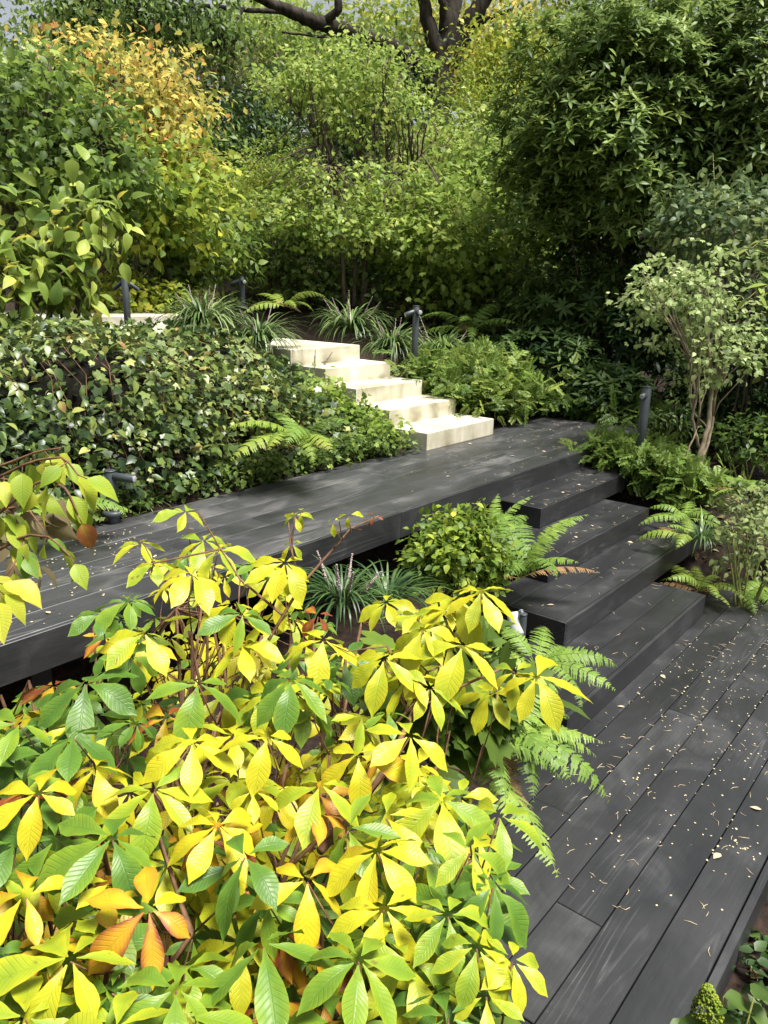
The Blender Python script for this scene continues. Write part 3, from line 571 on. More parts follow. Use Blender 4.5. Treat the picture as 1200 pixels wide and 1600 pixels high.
# the round-leaved sprig in front of it and the drooping lime-leaved shrub at the left edge
rs = np.random.RandomState(12)
def near_sprays(name, label, cat, base, lines, mat, T, size, tone, stem='twig', n_per=7, droop=0.7, nn=-0.35, r0=.005, seed=0, group=None):
    rr = np.random.RandomState(seed); t = thing(name, label, cat, base, group); g = Geo(); h = Geo()
    for L in lines:
        h.tube(curve(np.array(base) + rr.normal(size=3) * [.05, .05, 0], at(*L[0]), 0, rr, 9, .05), np.linspace(r0 * 2, r0, 9), 6, rr.uniform())
        P = np.array([at(*q) for q in L]); u = np.linspace(0, 1, len(P)); v = np.linspace(0, 1, 12); P = np.stack([np.interp(v, u, P[:, k]) for k in range(3)], 1)
        h.tube(P, np.linspace(r0, r0 * .4, 12), 6, rr.uniform())
        for j in range(n_per):
            p = P[min(11, int(2 + 10 * j / n_per))]; d = unit(vw(rr.normal() * .8 + .25, rr.normal() * .5 - .2, -droop * rr.uniform(.3, 1.3)))
            e = p + d * size * .25; h.tube([p, e], [.0016, .0013], 5); s = size * rr.uniform(.65, 1.1)
            g.inst(T, e[None], d[None], unit(VZ + VF * nn + rr.normal(size=3) * .35 + d * .3)[None], s, np.clip(tone[0] + rr.normal() * tone[1], .02, .98))
    h.build('stems', stem, t); g.build('leaves', mat, t); return t
b = at(-200, 1100, 1.9); b[2] = float(gz(b[0], b[1]))
near_sprays('drooping_shrub', 'drooping twigs with pointed lime leaves hanging over the boardwalk at the left edge', 'shrub', b,
    [[(-120, 900, 1.9), (-30, 760, 1.85), (50, 720, 1.8), (100, 714, 1.8), (122, 742, 1.75)], [(-100, 900, 1.9), (0, 800, 1.85), (70, 745, 1.8), (105, 765, 1.75), (122, 805, 1.75)], [(-100, 980, 1.9), (-20, 870, 1.85), (40, 835, 1.8), (80, 840, 1.75), (110, 870, 1.7)],
     [(-120, 860, 1.9), (-40, 780, 1.9), (20, 800, 1.85), (40, 850, 1.8), (10, 900, 1.75)], [(-120, 850, 1.9), (-40, 740, 1.9), (10, 725, 1.9), (60, 705, 1.85), (95, 700, 1.85)], [(-120, 960, 1.8), (-60, 880, 1.7), (-20, 890, 1.65), (0, 930, 1.6)]],
    'lime', BIGOV, 0.085, (0.5, 0.18), n_per=10, droop=1.1, seed=26)
near_sprays('drooping_shrub', 'brown withered leaves and twigs behind the lime leaves at the left edge', 'shrub', b + VF * .35,
    [[(-120, 860, 2.2), (-20, 745, 2.2), (50, 755, 2.15), (90, 800, 2.1)], [(-120, 880, 2.2), (-20, 800, 2.2), (40, 790, 2.15), (70, 830, 2.1)], [(-120, 900, 2.2), (0, 840, 2.2), (45, 860, 2.15), (60, 900, 2.1)]],
    'brown', BIGOV, 0.09, (0.2, 0.16), n_per=9, droop=1.0, seed=22)
b = at(600, 1700, 1.25); b[2] = float(gz(b[0], b[1]))
near_sprays('round_leaved_shrub', 'rounded dull green leaves at the bottom corner of the deck under the yellow shrub', 'shrub', b,
    [[(590, 1720, 1.25), (640, 1600, 1.22), (660, 1560, 1.2), (665, 1530, 1.18)], [(600, 1720, 1.25), (680, 1610, 1.22), (710, 1560, 1.2), (720, 1535, 1.2)], [(560, 1740, 1.2), (600, 1650, 1.15), (640, 1590, 1.1), (650, 1580, 1.1)], [(600, 1740, 1.2), (700, 1640, 1.15), (735, 1590, 1.15)]],
    'bright', leaf_t('round', .34, 8, 2, .25, .3, .01), 0.095, (0.35, 0.15), 'greenstem', n_per=6, droop=.2, nn=-.5, seed=23)

# ================================================================== ivy bank
rs = np.random.RandomState(31)
iv = thing('ivy_hedge', 'long ivy covered bank behind the boardwalk left of the concrete steps', 'hedge', (2.8, 4.8, 0.75))
def bank(u, s):
    # u along the boardwalk, s 0 foot .. 1 top edge .. 1.9 back of the top
    w = 0.10 * np.sin(2.3 * u + 1) + 0.06 * np.sin(5.1 * u) + 0.05 * np.sin(7 * s + 3 * u)
    y = np.interp(s, [0, .25, .8, 1, 1.9], [4.42, 4.46, 4.72, 5.0, 6.9]); z = np.interp(s, [0, .25, .8, 1, 1.9], [.78, 1.05, 1.60, 1.76, 1.70])
    fall = sm((u - 4.1) / 1.5)                      # the bank drops towards the steps
    f2 = sm((u - 4.1) / 1.1); w = w * (1 - .7 * f2); z = z * (1 - f2) + f2 * (0.76 + .41 * (y - 4.2))
    return np.stack([u, y - w * .8, z + w * .55], -1)
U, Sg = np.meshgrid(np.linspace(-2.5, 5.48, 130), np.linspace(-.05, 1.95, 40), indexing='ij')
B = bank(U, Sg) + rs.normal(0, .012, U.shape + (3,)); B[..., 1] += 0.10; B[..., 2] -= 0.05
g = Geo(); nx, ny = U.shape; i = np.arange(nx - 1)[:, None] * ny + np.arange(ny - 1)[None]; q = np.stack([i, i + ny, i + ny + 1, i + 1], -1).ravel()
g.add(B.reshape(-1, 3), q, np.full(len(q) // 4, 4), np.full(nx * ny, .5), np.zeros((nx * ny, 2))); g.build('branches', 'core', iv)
g = Geo(); N = 30000
u = rs.uniform(-2.5, 5.50, N); s = rs.uniform(0, 1.85, N)
keep = np.sin(3.1 * u + 2 * np.sin(4 * s)) * np.sin(6.3 * s + 2.3 * u) + rs.normal(0, .35, N) > -0.62; keep |= rs.uniform(0, 1, N) < .3; u = u[keep]; s = s[keep]; N = len(u)
p = bank(u, s); e = 1e-3; nrm = unit(np.cross(bank(u + e, s) - p, bank(u, s + e) - p))
p = p + nrm * (rs.uniform(-.09, .15, N) * (1 - .6 * sm((u - 4.5) / .7)) * (1 + .5 * (s < .9)))[:, None]
d = -VZ * rs.uniform(.1, .8, N)[:, None] + nrm * .5 + rs.normal(size=(N, 3)) * .55; n = nrm * .55 + VZ * .75 + rs.normal(size=(N, 3)) * .33
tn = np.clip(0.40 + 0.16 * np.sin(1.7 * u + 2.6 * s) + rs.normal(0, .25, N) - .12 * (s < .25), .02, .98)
kind = (u + rs.normal(0, .5, N)) < 2.9
g.inst(OV2, p[kind], d[kind], n[kind], rs.uniform(.03, .092, kind.sum()), tn[kind]); k2 = ~kind
g.inst(IVY, p[k2], d[k2], n[k2], rs.uniform(.035, .092, k2.sum()), np.clip(tn[k2] - .03, .02, 1)); gi = g
g = Geo(); g.tube(bank(np.linspace(-1.5, 5, 30), np.full(30, .05)) - [0, .0, .04], .006, 5)
for k in range(26):
    u0 = rs.uniform(-1, 4.4); q = bank(np.full(6, u0) + rs.normal(0, .03, 6).cumsum(), np.linspace(.05, rs.uniform(.6, 1.1), 6)); q[:, 1] -= .07; g.tube(q, .003, 5, rs.uniform())
for k in range(70):                      # leafy strands hanging free of the bank
    u0 = rs.uniform(-1.2, 4.6); s1 = rs.uniform(.6, 1.25); m_ = 9; uu = u0 + np.cumsum(rs.normal(0, .035, m_)); ss = np.linspace(s1, max(.08, s1 - rs.uniform(.35, .8)), m_); q = bank(uu, ss); q[:, 1] -= .05 + .05 * np.sin(np.linspace(0, 3, m_)); q[:, 2] += .05
    q[0] = bank(uu[:1], ss[:1])[0] + [0, .06, -.06]; g.tube(q, np.linspace(.004, .002, m_), 5, rs.uniform())
    for i_ in range(1, m_):
        gi.inst(OV2 if u0 < 2.4 else IVY, q[i_][None], np.array([[rs.normal() * .7, -.5, -.5]]), np.array([[0, -.6, .8]]) + rs.normal(size=(1, 3)) * .25, .095 * rs.uniform(.5, 1.1) * (1.1 - i_ / 14), np.clip(.5 + i_ * .045 + rs.normal() * .08, 0, .9))
gi.build('leaves', 'ivy', iv)
g.build('runners', 'twig', iv)

# ================================================================== ferns
def frond_geo(g, n=24, wide=0.17, e0=62, e1=-35, teeth=3, seed=0, tone=.5):
    r_ = np.random.RandomState(seed); m_ = 40; th = np.radians(np.linspace(e0, e1, m_)); seg = 1.0 / m_
    P = np.cumsum(np.stack([np.zeros(m_), np.cos(th) * seg, np.sin(th) * seg], 1), 0); g.tube(P, np.linspace(.0065, .0015, m_), 4, min(tone + .2, .95))
    v = np.linspace(.14, .985, n)
    for sd in (-1, 1):
        for vi in v:
            k = min(m_ - 1, int(vi * m_)); p = P[k]; t_ = np.array([0, math.cos(th[k]), math.sin(th[k])]); up = np.array([0, -math.sin(th[k]), math.cos(th[k])])
            L = wide * np.interp(vi, [.1, .25, .45, .8, 1], [.55, .9, 1, .55, .08]) * r_.uniform(.9, 1.08)
            d = unit(np.array([sd, 0, 0]) * .95 + t_ * .38 - up * r_.uniform(.0, .3)); w = min(0.62 / n, L * .28)
            # toothed pinna: narrow lobes leaning toward its tip
            nt_ = teeth * 2 + 1; a = np.linspace(0, 1, nt_); hw = w * (1 - a) ** .6 * np.where(np.arange(nt_) % 2 == 0, .55, 1.0) * .9
            x_ = unit(np.cross(d, up)); mid = p + d[None] * (a * L)[:, None] - up[None] * (.25 * L * a ** 2)[:, None]
            V = np.stack([mid - x_ * hw[:, None], mid + up * (.0 * a)[:, None], mid + x_ * hw[:, None]], 1).reshape(-1, 3); f = []
            for i in range(nt_ - 1):
                b0 = i * 3; f += [b0, b0 + 1, b0 + 4, b0 + 3, b0 + 1, b0 + 2, b0 + 5, b0 + 4]
            g.add(V, np.array(f), np.full(len(f) // 4, 4), np.full(len(V), np.clip(tone + r_.normal() * .1, 0, 1)), np.zeros((len(V), 2)))
FM = {}
for mk in ('fern', 'fernlime', 'fernbrown'):
    FM[mk] = []
    for k, (e0, e1) in enumerate([(68, -30), (55, -45), (40, -30), (75, 5), (25, -25)]):
        g = Geo(); frond_geo(g, 24 + k, .15 + .015 * (k % 3), e0, e1, 3, 40 + k, .38 + .08 * k); FM[mk].append(g.mesh('frond', MAT[mk]))
def fern(label, base, n, L, mk='fern', seed=0, arcs=(0, 360), kinds=(0, 1, 2, 3), tilt=0.0):
    r_ = np.random.RandomState(seed); t = thing('fern', label, 'fern', base, 'ferns around the decks')
    h0 = math.degrees(math.atan2(VR[1], VR[0]))          # arcs are headings from the picture's right, turning away from the viewer
    for k in range(n):
        old = r_.uniform() < .13; o = bpy.data.objects.new('frond', FM['fernbrown' if old else mk][4 if old else r_.choice(kinds)]); S.collection.objects.link(o); o.parent = t
        if old: o['label'] = 'withered brown frond'
        a = arcs[0] + (arcs[1] - arcs[0]) * (k + r_.uniform(.1, .9)) / n
        o.rotation_euler = (R(r_.uniform(-16, 12)) + tilt, R(r_.uniform(-24, 24)), R(h0 + a - 90)); q = L * r_.uniform(.7, 1.12) * (.72 if old else 1); o.scale = (q, q, q)
    return t
def gpt(px, py, z): return on(px, py, z)
fern('fern with broad arching fronds growing out of the ivy beside the boardwalk', at(468, 700, 5.75), 11, .80, 'fern', 1, (100, 320), (0, 1, 2))
fern('small fern with a single drooping frond touching the boardwalk edge below the ivy', at(468, 690, 5.65), 5, .72, 'fernlime', 2, (190, 320), (1, 2))
fern('fern at the foot of the ivy beside the low light post', at(110, 800, 4.3), 11, .42, 'fern', 3, (0, 360), (1, 2, 4))
fern('upright bright fern between the mounded bush and the wooden steps', at(812, 905, 4.9), 11, .66, 'fern', 4, (0, 360), (0, 3))
fern('thin fern frond arching over the topmost wooden step', at(770, 850, 5.3), 4, .48, 'fern', 5, (10, 110), (0, 3, 1))
fern('fern spreading over the lowest wooden steps beside the spotlight', at(835, 1040, 3.7), 10, .42, 'fern', 6, (-80, 200), (1, 2, 4))
fern('large fern leaning over the lower deck right of the yellow shrub', at(765, 1150, 2.95), 13, .50, 'fern', 7, (-95, 110), (1, 2, 4))
fern('fern under the yellow shrub with fronds reaching down to the deck', at(720, 1180, 2.7), 9, .50, 'fern', 8, (-130, 60), (1, 4))
fern('yellow green fern at the right end of the lower wooden steps', on(1092, 925, .06), 12, .48, 'fernlime', 9, (0, 360), (0, 1, 2))
fern('green fern spilling onto the lower deck from its right end', on(1160, 930, .0), 10, .48, 'fern', 10, (-110, 60), (1, 2, 4))
fern('fern behind the light post at the top of the concrete steps', at(735, 520, 10.4), 10, .85, 'fern', 11, (0, 360), (0, 1, 2))
fern('pale fern beyond the grass clumps at the turn of the upper path', at(445, 480, 10.2), 9, .6, 'fernlime', 12, (0, 360), (1, 2))
fern('small fern by the mounded bush below the boardwalk', at(680, 925, 4.6), 7, .34, 'fern', 13, (0, 360), (1, 2))
fern('small fern under the tree right of the wooden steps', at(1070, 810, 6.3), 8, .42, 'fern', 14, (0, 360), (1, 2, 4))
fern('bright fern on the mulch at the right edge beside the slender tree', at(1075, 845, 5.8), 6, .40, 'fernlime', 15, (60, 260), (0, 1))

# ================================================================== grassy clumps
def clump(label, base, n, L, seed, spikes=6, tone=(.56, .24)):
    r_ = np.random.RandomState(seed); t = thing('lilyturf', label, 'grass clump', base, 'lilyturf clumps'); b = np.array(base); g = Geo(); k_ = 7
    for _ in range(n):
        a = r_.uniform(0, 6.28); h = np.array([math.cos(a), math.sin(a), 0]); l = L * r_.uniform(.6, 1.15); e0 = R(r_.uniform(55, 88)); e1 = e0 - R(r_.uniform(70, 150))
        th = np.linspace(e0, e1, k_); P = b + h * r_.uniform(0, .10) + np.cumsum(h[None] * np.cos(th)[:, None] + VZ * np.sin(th)[:, None], 0) * l / k_
        w = np.array([.8, 1, 1, .95, .8, .5, .08]) * .0058 * (L / .4) * r_.uniform(.8, 1.3); x_ = np.cross(h, VZ)
        V = np.stack([P - x_ * w[:, None], P + x_ * w[:, None]], 1).reshape(-1, 3); f = []
        for i in range(k_ - 1): f += [2 * i, 2 * i + 1, 2 * i + 3, 2 * i + 2]
        g.add(V, np.array(f), np.full(k_ - 1, 4), np.full(len(V), np.clip(tone[0] + r_.normal() * tone[1], 0, 1)), np.zeros((len(V), 2)))
    g.build('blades', 'blade', t)
    for _ in range(spikes):
        a = r_.uniform(0, 6.28); h = np.array([math.cos(a), math.sin(a), 0]); p0 = b + h * .04; p1 = b + h * L * r_.uniform(.2, .75) + VZ * L * r_.uniform(.55, .9)
        g = Geo(); g.tube([p0, (p0 + p1) / 2 + VZ * .02, p1], .0025, 5)
        for q in np.linspace(.55, 1, 14):
            c = p0 + (p1 - p0) * q; rr = .009 * (1.25 - q) / .6 + .003; dd = unit(r_.normal(size=3)); g.tube([c - dd * rr, c - dd * rr * .6, c + dd * rr * .6, c + dd * rr], [.002, rr * .6, rr * .6, .002], 5)
        g.build('flower_spike', 'spike', t)
    return t
clump('grass clump left of the two, on top of the ivy bank beside the upper path', at(318, 524, 7.7), 330, .66, 51, 4)
clump('dense grass clump at the left of the topmost concrete step', at(405, 545, 7.9), 300, .56, 52, 4)
clump('grass clump behind the topmost concrete step with a few faded flower spikes', at(548, 528, 9.7), 300, .68, 53, 7)
clump('grass clump with lilac spikes beside the concrete steps left of the light post', at(612, 560, 9.5), 300, .66, 54, 7)
clump('drooping grass clump right of the light post by the concrete steps', at(690, 572, 9.6), 320, .70, 55, 5)
clump('grass clump with shade-darkened blades below the boardwalk left of the mounded bush', at(605, 945, 4.3), 170, .33, 56, 0, (.2, .2))  # blade tone lowered to paint in the boardwalk's shade
clump('shade-darkened grass clump with purple spikes below the boardwalk behind the yellow shrub', at(535, 950, 4.1), 170, .36, 57, 5, (.2, .2))  # darker blades here too, shade put into the colour
clump('small bluish grass tuft at the right end of the wooden steps behind the fern', at(1095, 850, 5.9), 110, .34, 58, 0, (.35, .15))
clump('small grass tuft growing along the fourth concrete step at the bank edge', at(488, 590, 8.0), 130, .36, 59, 3)
b = on(232, 792, .80); clump('sparse yellowed grass tuft between the low light post and the boardwalk', (b[0], b[1] + .12, .76), 120, .24, 60, 0, (.9, .1))

# ================================================================== ground cover and low bushes near the decks
def carpet(name, label, cat, pts, n, size, T, mat, seed, spread=.16, h=.18, tone=(.5, .2), group=None, stem='greenstem', per=9):
    # leafy low plant along a run of points: short shoots with leaves lying nearly flat
    r_ = np.random.RandomState(seed); P = np.array(pts); c0 = P.mean(0); t = thing(name, label, cat, (c0[0], c0[1], P[:, 2].min() - .02), group); g = Geo(); s_ = Geo()
    idx = r_.uniform(0, len(P) - 1, n); a = np.floor(idx).astype(int); f = (idx - a)[:, None]; c = P[a] * (1 - f) + P[np.minimum(a + 1, len(P) - 1)] * f
    c = c + r_.normal(size=(n, 3)) * [spread, spread, 0] + VZ * (h * r_.uniform(.25, 1.05, n))[:, None]
    foliage(g, r_, c, unit(r_.normal(size=(n, 3)) * [1, 1, .3] + VZ * .4), per, h * .28, size, T, tone, 1.0, .6, .15, .7)
    s_.tube(P - VZ * .02, .006, 5)
    for k in range(0, n, 4):
        q = P[a[k]] * (1 - f[k]) + P[min(a[k] + 1, len(P) - 1)] * f[k] - VZ * .02; s_.tube([q, (q + c[k]) / 2 - VZ * .03, c[k]], [.004, .003, .002], 5, r_.uniform())
    s_.build('stems', stem, t); g.build('leaves', mat, t); return t
carpet('groundcover_plant', 'bright leafy ground cover spilling beside the concrete steps onto the boardwalk', 'ground cover', [(5.30, 5.25, 1.20), (5.28, 4.9, 1.06), (5.25, 4.6, .93), (5.25, 4.36, .84), (5.05, 4.28, .82)], 170, .062, [OV2, MAPLE], 'bright', 61, .10, .19, (.42, .2))
carpet('groundcover_plant', 'low dark ground cover at the foot of the ivy along the boardwalk', 'ground cover', [(1.2, 4.30, .79), (2.2, 4.30, .79), (3.4, 4.30, .79), (4.2, 4.30, .79), (4.9, 4.26, .80), (5.35, 4.2, .80)], 330, .055, [OV2, IVY], 'green', 62, .06, .17, (.45, .2))
carpet('spreading_shrub', 'spreading bright green shrub of fine sprays right of the concrete steps', 'shrub', [(7.0, 4.5, .90), (7.3, 4.9, 1.05), (7.6, 5.2, 1.12), (8.0, 4.9, 1.0), (7.5, 4.4, .86)], 380, .22, YEWSP, 'yew', 63, .24, .36, (.55, .22), 'low shrubs of fine sprays', 'bark', 7)
carpet('spreading_shrub', 'spreading shrub of fine sprays beside the leaning light post and top wooden step', 'shrub', [(6.95, 2.86, .66), (6.98, 2.55, .60), (7.0, 2.25, .50), (6.85, 2.0, .42)], 270, .165, YEWSP, 'yew', 64, .15, .22, (.45, .2), 'low shrubs of fine sprays', 'bark', 7)
carpet('spreading_shrub', 'small dark spray shrub at the far end of the boardwalk', 'shrub', [(8.5, 3.1, .76), (8.6, 3.6, .8), (8.5, 4.1, .85), (8.1, 4.35, .85)], 130, .22, YEWSP, 'yew', 65, .14, .20, (.25, .18), 'low shrubs of fine sprays', 'bark', 7)
bush('mounded_bush', 'rounded small leaved bush below the boardwalk left of the wooden steps', 'bush', 716, 868, 4.75, 70, 62, 420, 9, .055, OV2, 'ygreen', 66, tone=(.14, .24), s0=.35, lumpy=.4, ground=-.1, cr=.06)
bush('oakleaf_hydrangea', 'lobed green hydrangea leaves behind the yellow shrub above the ferns', 'shrub', 690, 1075, 2.5, 95, 85, 40, 4, .15, OAKH, 'bright', 67, tone=(.18, .12), s0=.6, ground=-.12, cr=.05, stem='greenstem', up=1.0)
def rosettes(name, label, cat, px, py, depth, rx, ry, n, size, seed, mat='rhodo', T=None, tone=(.45, .2), group=None, s0=.75, lumpy=.25, ground=None, stems=9, rd=None, lowcut=-.75, f=3.2, inner=0):
    r_ = np.random.RandomState(seed); c = at(px, py, depth); k = depth / F_PX; r = np.array([rx * k, (rd or rx * .8) * k, ry * k])
    z0 = float(gz(c[0], c[1])) if ground is None else ground; z0 = min(z0, c[2] - r[2] * .5); base = np.array([c[0], c[1], z0]); t = thing(name, label, cat, base, group)
    P, O = crown_pts(r_, c, r, n, s0, lumpy, f, lowcut); g = Geo(); h = Geo(); w = r_.randint(0, 3, len(P)); T = T or ROSETTES
    d = O * .55 + VZ * 1.05 + r_.normal(size=O.shape) * .3; tn = np.clip(tone[0] + r_.normal(0, tone[1], len(P)), .02, .86)
    for q in range(3): g.inst(T[q], P[w == q], d[w == q], r_.normal(size=((w == q).sum(), 3)) + .01, size * r_.uniform(.7, 1.15, (w == q).sum()), tn[w == q])
    if inner:
        Q, O2 = crown_pts(r_, c, r * .8, inner, .3, lumpy, f, lowcut); foliage(g, r_, Q, O2, 8, .12 * r.mean(), size * .8, LAN, (.45, .15))
    for i in r_.choice(len(P), min(stems, len(P)), replace=False):
        a = base + r_.normal(size=3) * [.12, .12, 0] * r[0] - VZ * .05; h.tube(curve(a, c + (P[i] - c) * .62, .0, r_, 8, .08 * r.mean()), np.linspace(.014 * r[2], .005 * r[2], 8), 6)
    h.build('branches', 'bark', t); g.build('leaves', mat, t); return t
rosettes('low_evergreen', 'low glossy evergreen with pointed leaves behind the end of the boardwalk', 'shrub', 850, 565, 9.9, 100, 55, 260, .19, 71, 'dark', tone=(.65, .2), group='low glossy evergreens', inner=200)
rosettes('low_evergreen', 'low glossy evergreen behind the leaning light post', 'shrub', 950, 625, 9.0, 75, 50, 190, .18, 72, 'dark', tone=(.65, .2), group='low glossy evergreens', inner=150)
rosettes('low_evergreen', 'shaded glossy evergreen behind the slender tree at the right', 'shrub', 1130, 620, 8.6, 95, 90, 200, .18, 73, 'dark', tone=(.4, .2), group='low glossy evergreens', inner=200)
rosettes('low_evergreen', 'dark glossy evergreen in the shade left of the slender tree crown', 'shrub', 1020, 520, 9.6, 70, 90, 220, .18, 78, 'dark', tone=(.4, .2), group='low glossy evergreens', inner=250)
bush('leafy_weed', 'small leafy plant on the mulch at the right edge above the fern', 'plant', 1170, 850, 5.6, 55, 50, 40, 8, .055, OV2, 'sage', 74, tone=(.4, .2), stem='greenstem')
bush('leafy_weed', 'low dull green plant on the mulch right of the slender tree trunk', 'plant', 1165, 690, 7.4, 55, 38, 50, 8, .08, OV2, 'green', 75, tone=(.3, .2), stem='greenstem')
bush('leafy_weed', 'shaded leafy plant on the mulch just left of the slender tree trunk', 'plant', 1045, 655, 7.9, 40, 40, 40, 8, .08, LAN, 'green', 76, tone=(.25, .2), stem='greenstem')
carpet('added_shade_leaves', 'dark leaves added to stand for the shadow below the right edge of the lower deck', 'plant', [(1.9, .22, -.2), (2.5, .25, -.2), (3.2, .2, -.2), (4.0, .15, -.2)], 110, .06, [OV2], 'dark', 79, .10, .10, (.4, .2))  # added dark foliage, stands in for deep shade over the sunlit soil
bush('leafy_weed', 'low small leaved plant spreading at the right edge of the mulch below the slender tree', 'plant', 1185, 800, 6.0, 60, 40, 60, 9, .05, OV2, 'sage', 171, tone=(.4, .2), stem='greenstem', s0=-1)
fern('half withered fern on the mulch between the slender tree and the right edge', at(1150, 765, 6.5), 8, .40, 'fern', 172, (0, 360), (1, 2, 4))
rosettes('low_evergreen', 'dark glossy evergreen cut by the right edge beyond the slender tree', 'shrub', 1275, 640, 7.6, 90, 110, 260, .15, 181, 'dark', tone=(.5, .2), group='low glossy evergreens', inner=250)
bush('leafy_weed', 'leafy green plant cut by the right edge above the end of the lower deck', 'plant', 1270, 830, 6.3, 75, 70, 110, 9, .07, OV2, 'green', 182, tone=(.4, .2), stem='greenstem', s0=-1)
# hydrangea at the bottom right corner
b = at(1130, 1640, 2.15); b[2] = -.24; b = np.array(b)
t = thing('panicle_hydrangea', 'green hydrangea with one cone shaped flower head at the bottom right corner', 'shrub', b); g = Geo(); h = Geo(); r_ = np.random.RandomState(77)
for px, py, hd in [(1075, 1600, 180), (1118, 1568, 60), (1160, 1565, 350), (1190, 1590, 300), (1060, 1615, 230), (1140, 1610, 270), (1195, 1550, 30), (1100, 1620, 250), (1215, 1610, 0), (1170, 1640, 300)]:
    p = at(px, py, 2.12); d = unit(VR * math.cos(R(hd)) + VF * math.sin(R(hd)) - VZ * .15); g.inst(BIGOV, (p - d * .05)[None], d[None], unit(VZ - VF * .2 + r_.normal(size=3) * .2)[None], .11 * r_.uniform(.8, 1.1), .22 + r_.uniform(0, .25))
    h.tube([b, (b + p) / 2 + VZ * .02, p - d * .05], [.005, .004, .0025], 6)
h.build('stems', 'greenstem', t); g.build('leaves', 'green', t)
g = Geo(); top = at(1106, 1540, 2.1); bot = at(1106, 1584, 2.12); ax = unit(top - bot); L = np.linalg.norm(top - bot)
g.tube([bot - ax * .25, bot, top], [.004, .0035, .002], 6)
for k in range(520):
    q = r_.uniform(0, 1) ** 1.15; a = r_.uniform(0, 6.28); e1 = unit(np.cross(ax, [1, .2, .1])); e2 = np.cross(ax, e1); o_ = e1 * math.cos(a) + e2 * math.sin(a)
    p = bot + ax * L * q + o_ * (.030 * (1 - q) ** .6 + .005) * r_.uniform(.7, 1.05); s_ = r_.uniform(.0025, .005); p = p + o_ * r_.uniform(0, .012) * (1 - q); dd = unit(o_ + r_.normal(size=3) * .4)
    g.tube([p - dd * s_, p - dd * s_ * .6, p + dd * s_ * .6, p + dd * s_], [.0008, s_ * .8, s_ * .8, .0008], 6, r_.uniform(.2, .6))
g.build('flower_head', 'ygreen', t)

# ================================================================== the slender tree on the right
def stems_tree(name, label, base, trunks, mat_bark, crowns, T, mat, size, seed, per, tone, twig=40, group=None, cat='tree', cr=.10, s0=.45, lumpy=.35, droop=.15, flat=.5, up=.9, f=3.4):
    # trunks: polylines of (px, py, depth, radius); crowns: (px, py, depth, rx, ry, rd, n)
    r_ = np.random.RandomState(seed); t = thing(name, label, cat, base, group); h = Geo(); g = Geo(); tips = []
    for L in trunks:
        P = np.array([at(*q[:3]) for q in L]); rad = np.array([q[3] for q in L]); u = np.linspace(0, 1, len(P)); v = np.linspace(0, 1, len(P) * 5)
        Q = np.stack([np.interp(v, u, P[:, k]) for k in range(3)], 1); Q[1:-1] = (Q[:-2] + Q[1:-1] * 2 + Q[2:]) / 4; Q[1:-1] += r_.normal(size=Q[1:-1].shape) * rad.min() * .35
        h.tube(Q, np.interp(v, u, rad), 8, r_.uniform()); tips += list(Q[len(Q) // 2:])
    tips = np.array(tips)
    for px, py, d, rx, ry, rd, n in crowns:
        k = d / F_PX; P, O = crown_pts(r_, at(px, py, d), np.array([rx * k, rd * k, ry * k]), n, s0, lumpy, f)
        foliage(g, r_, P, O, per, cr, size, T, tone, up, .6, droop, flat)
        for i in r_.choice(len(P), min(twig, len(P)), replace=False):
            a = tips[np.argmin(np.linalg.norm((tips - P[i]) * [1, 1, .6] + VZ * .35, axis=1))]; h.tube(curve(a, P[i], .05, r_, 5, .03), np.linspace(.010, .003, 5) * (d / 8), 5)
    h.build('trunk', mat_bark, t); g.build('crown', mat, t); return t
b = at(1088, 758, 6.95)
stems_tree('slender_tree', 'slender pale barked tree with small variegated leaves at the right of the wooden steps', (b[0], b[1], float(gz(b[0], b[1]))), 
  [[(1086, 765, 6.95, .030), (1090, 720, 6.95, .025), (1108, 660, 6.95, .022), (1112, 600, 6.95, .018), (1106, 520, 6.95, .015), (1098, 440, 6.95, .008)],
   [(1094, 765, 6.97, .018), (1098, 715, 6.97, .017), (1110, 680, 7.0, .015), (1120, 600, 7.05, .011), (1135, 520, 7.1, .009)],
   [(1092, 700, 6.95, .014), (1082, 655, 6.9, .013), (1092, 600, 6.9, .011), (1085, 540, 6.85, .011), (1070, 460, 6.85, .007)],
   [(1084, 750, 6.9, .010), (1072, 710, 6.85, .008), (1092, 665, 6.85, .006)], [(1106, 670, 6.95, .008), (1080, 640, 6.9, .007), (1078, 560, 6.8, .006)]],
  'palebark', [(1080, 462, 6.9, 84, 72, 70, 120), (1115, 560, 6.9, 60, 44, 55, 40), (1040, 465, 6.8, 48, 32, 45, 30), (1145, 520, 7.0, 42, 46, 45, 34)], [MAPLE, OV2], 'pale', .068, 81, 10, (.58, .24), 8, cr=.07, droop=.3, s0=-1)

# ================================================================== shrubs and trees behind, right side
rosettes('rhododendron', 'tall dark evergreen shrub with leathery leaf whorls filling the upper right', 'shrub', 985, 225, 9.6, 195, 215, 3800, .17, 91, tone=(.66, .13), stems=12, lumpy=.40, inner=1100, f=5, s0=.6)
rosettes('rhododendron', 'evergreen leaf mass at the top right edge beyond the tall rhododendron', 'shrub', 1180, 190, 9.0, 130, 210, 1300, .155, 92, tone=(.56, .2), stems=8, inner=500, lumpy=.33, f=4)
rosettes('rhododendron', 'dark shaded evergreen under the big rhododendron right of the boardwalk end', 'shrub', 940, 480, 10.6, 150, 100, 520, .17, 93, 'rhodo', tone=(.35, .15), stems=6, inner=800)
bush('sage_shrub', 'sage green shrub with oval leaves at the right edge above the slender tree', 'shrub', 1130, 350, 8.0, 110, 65, 200, 9, .10, OV2, 'sage', 94, tone=(.16, .18), lumpy=.4, cr=.10)
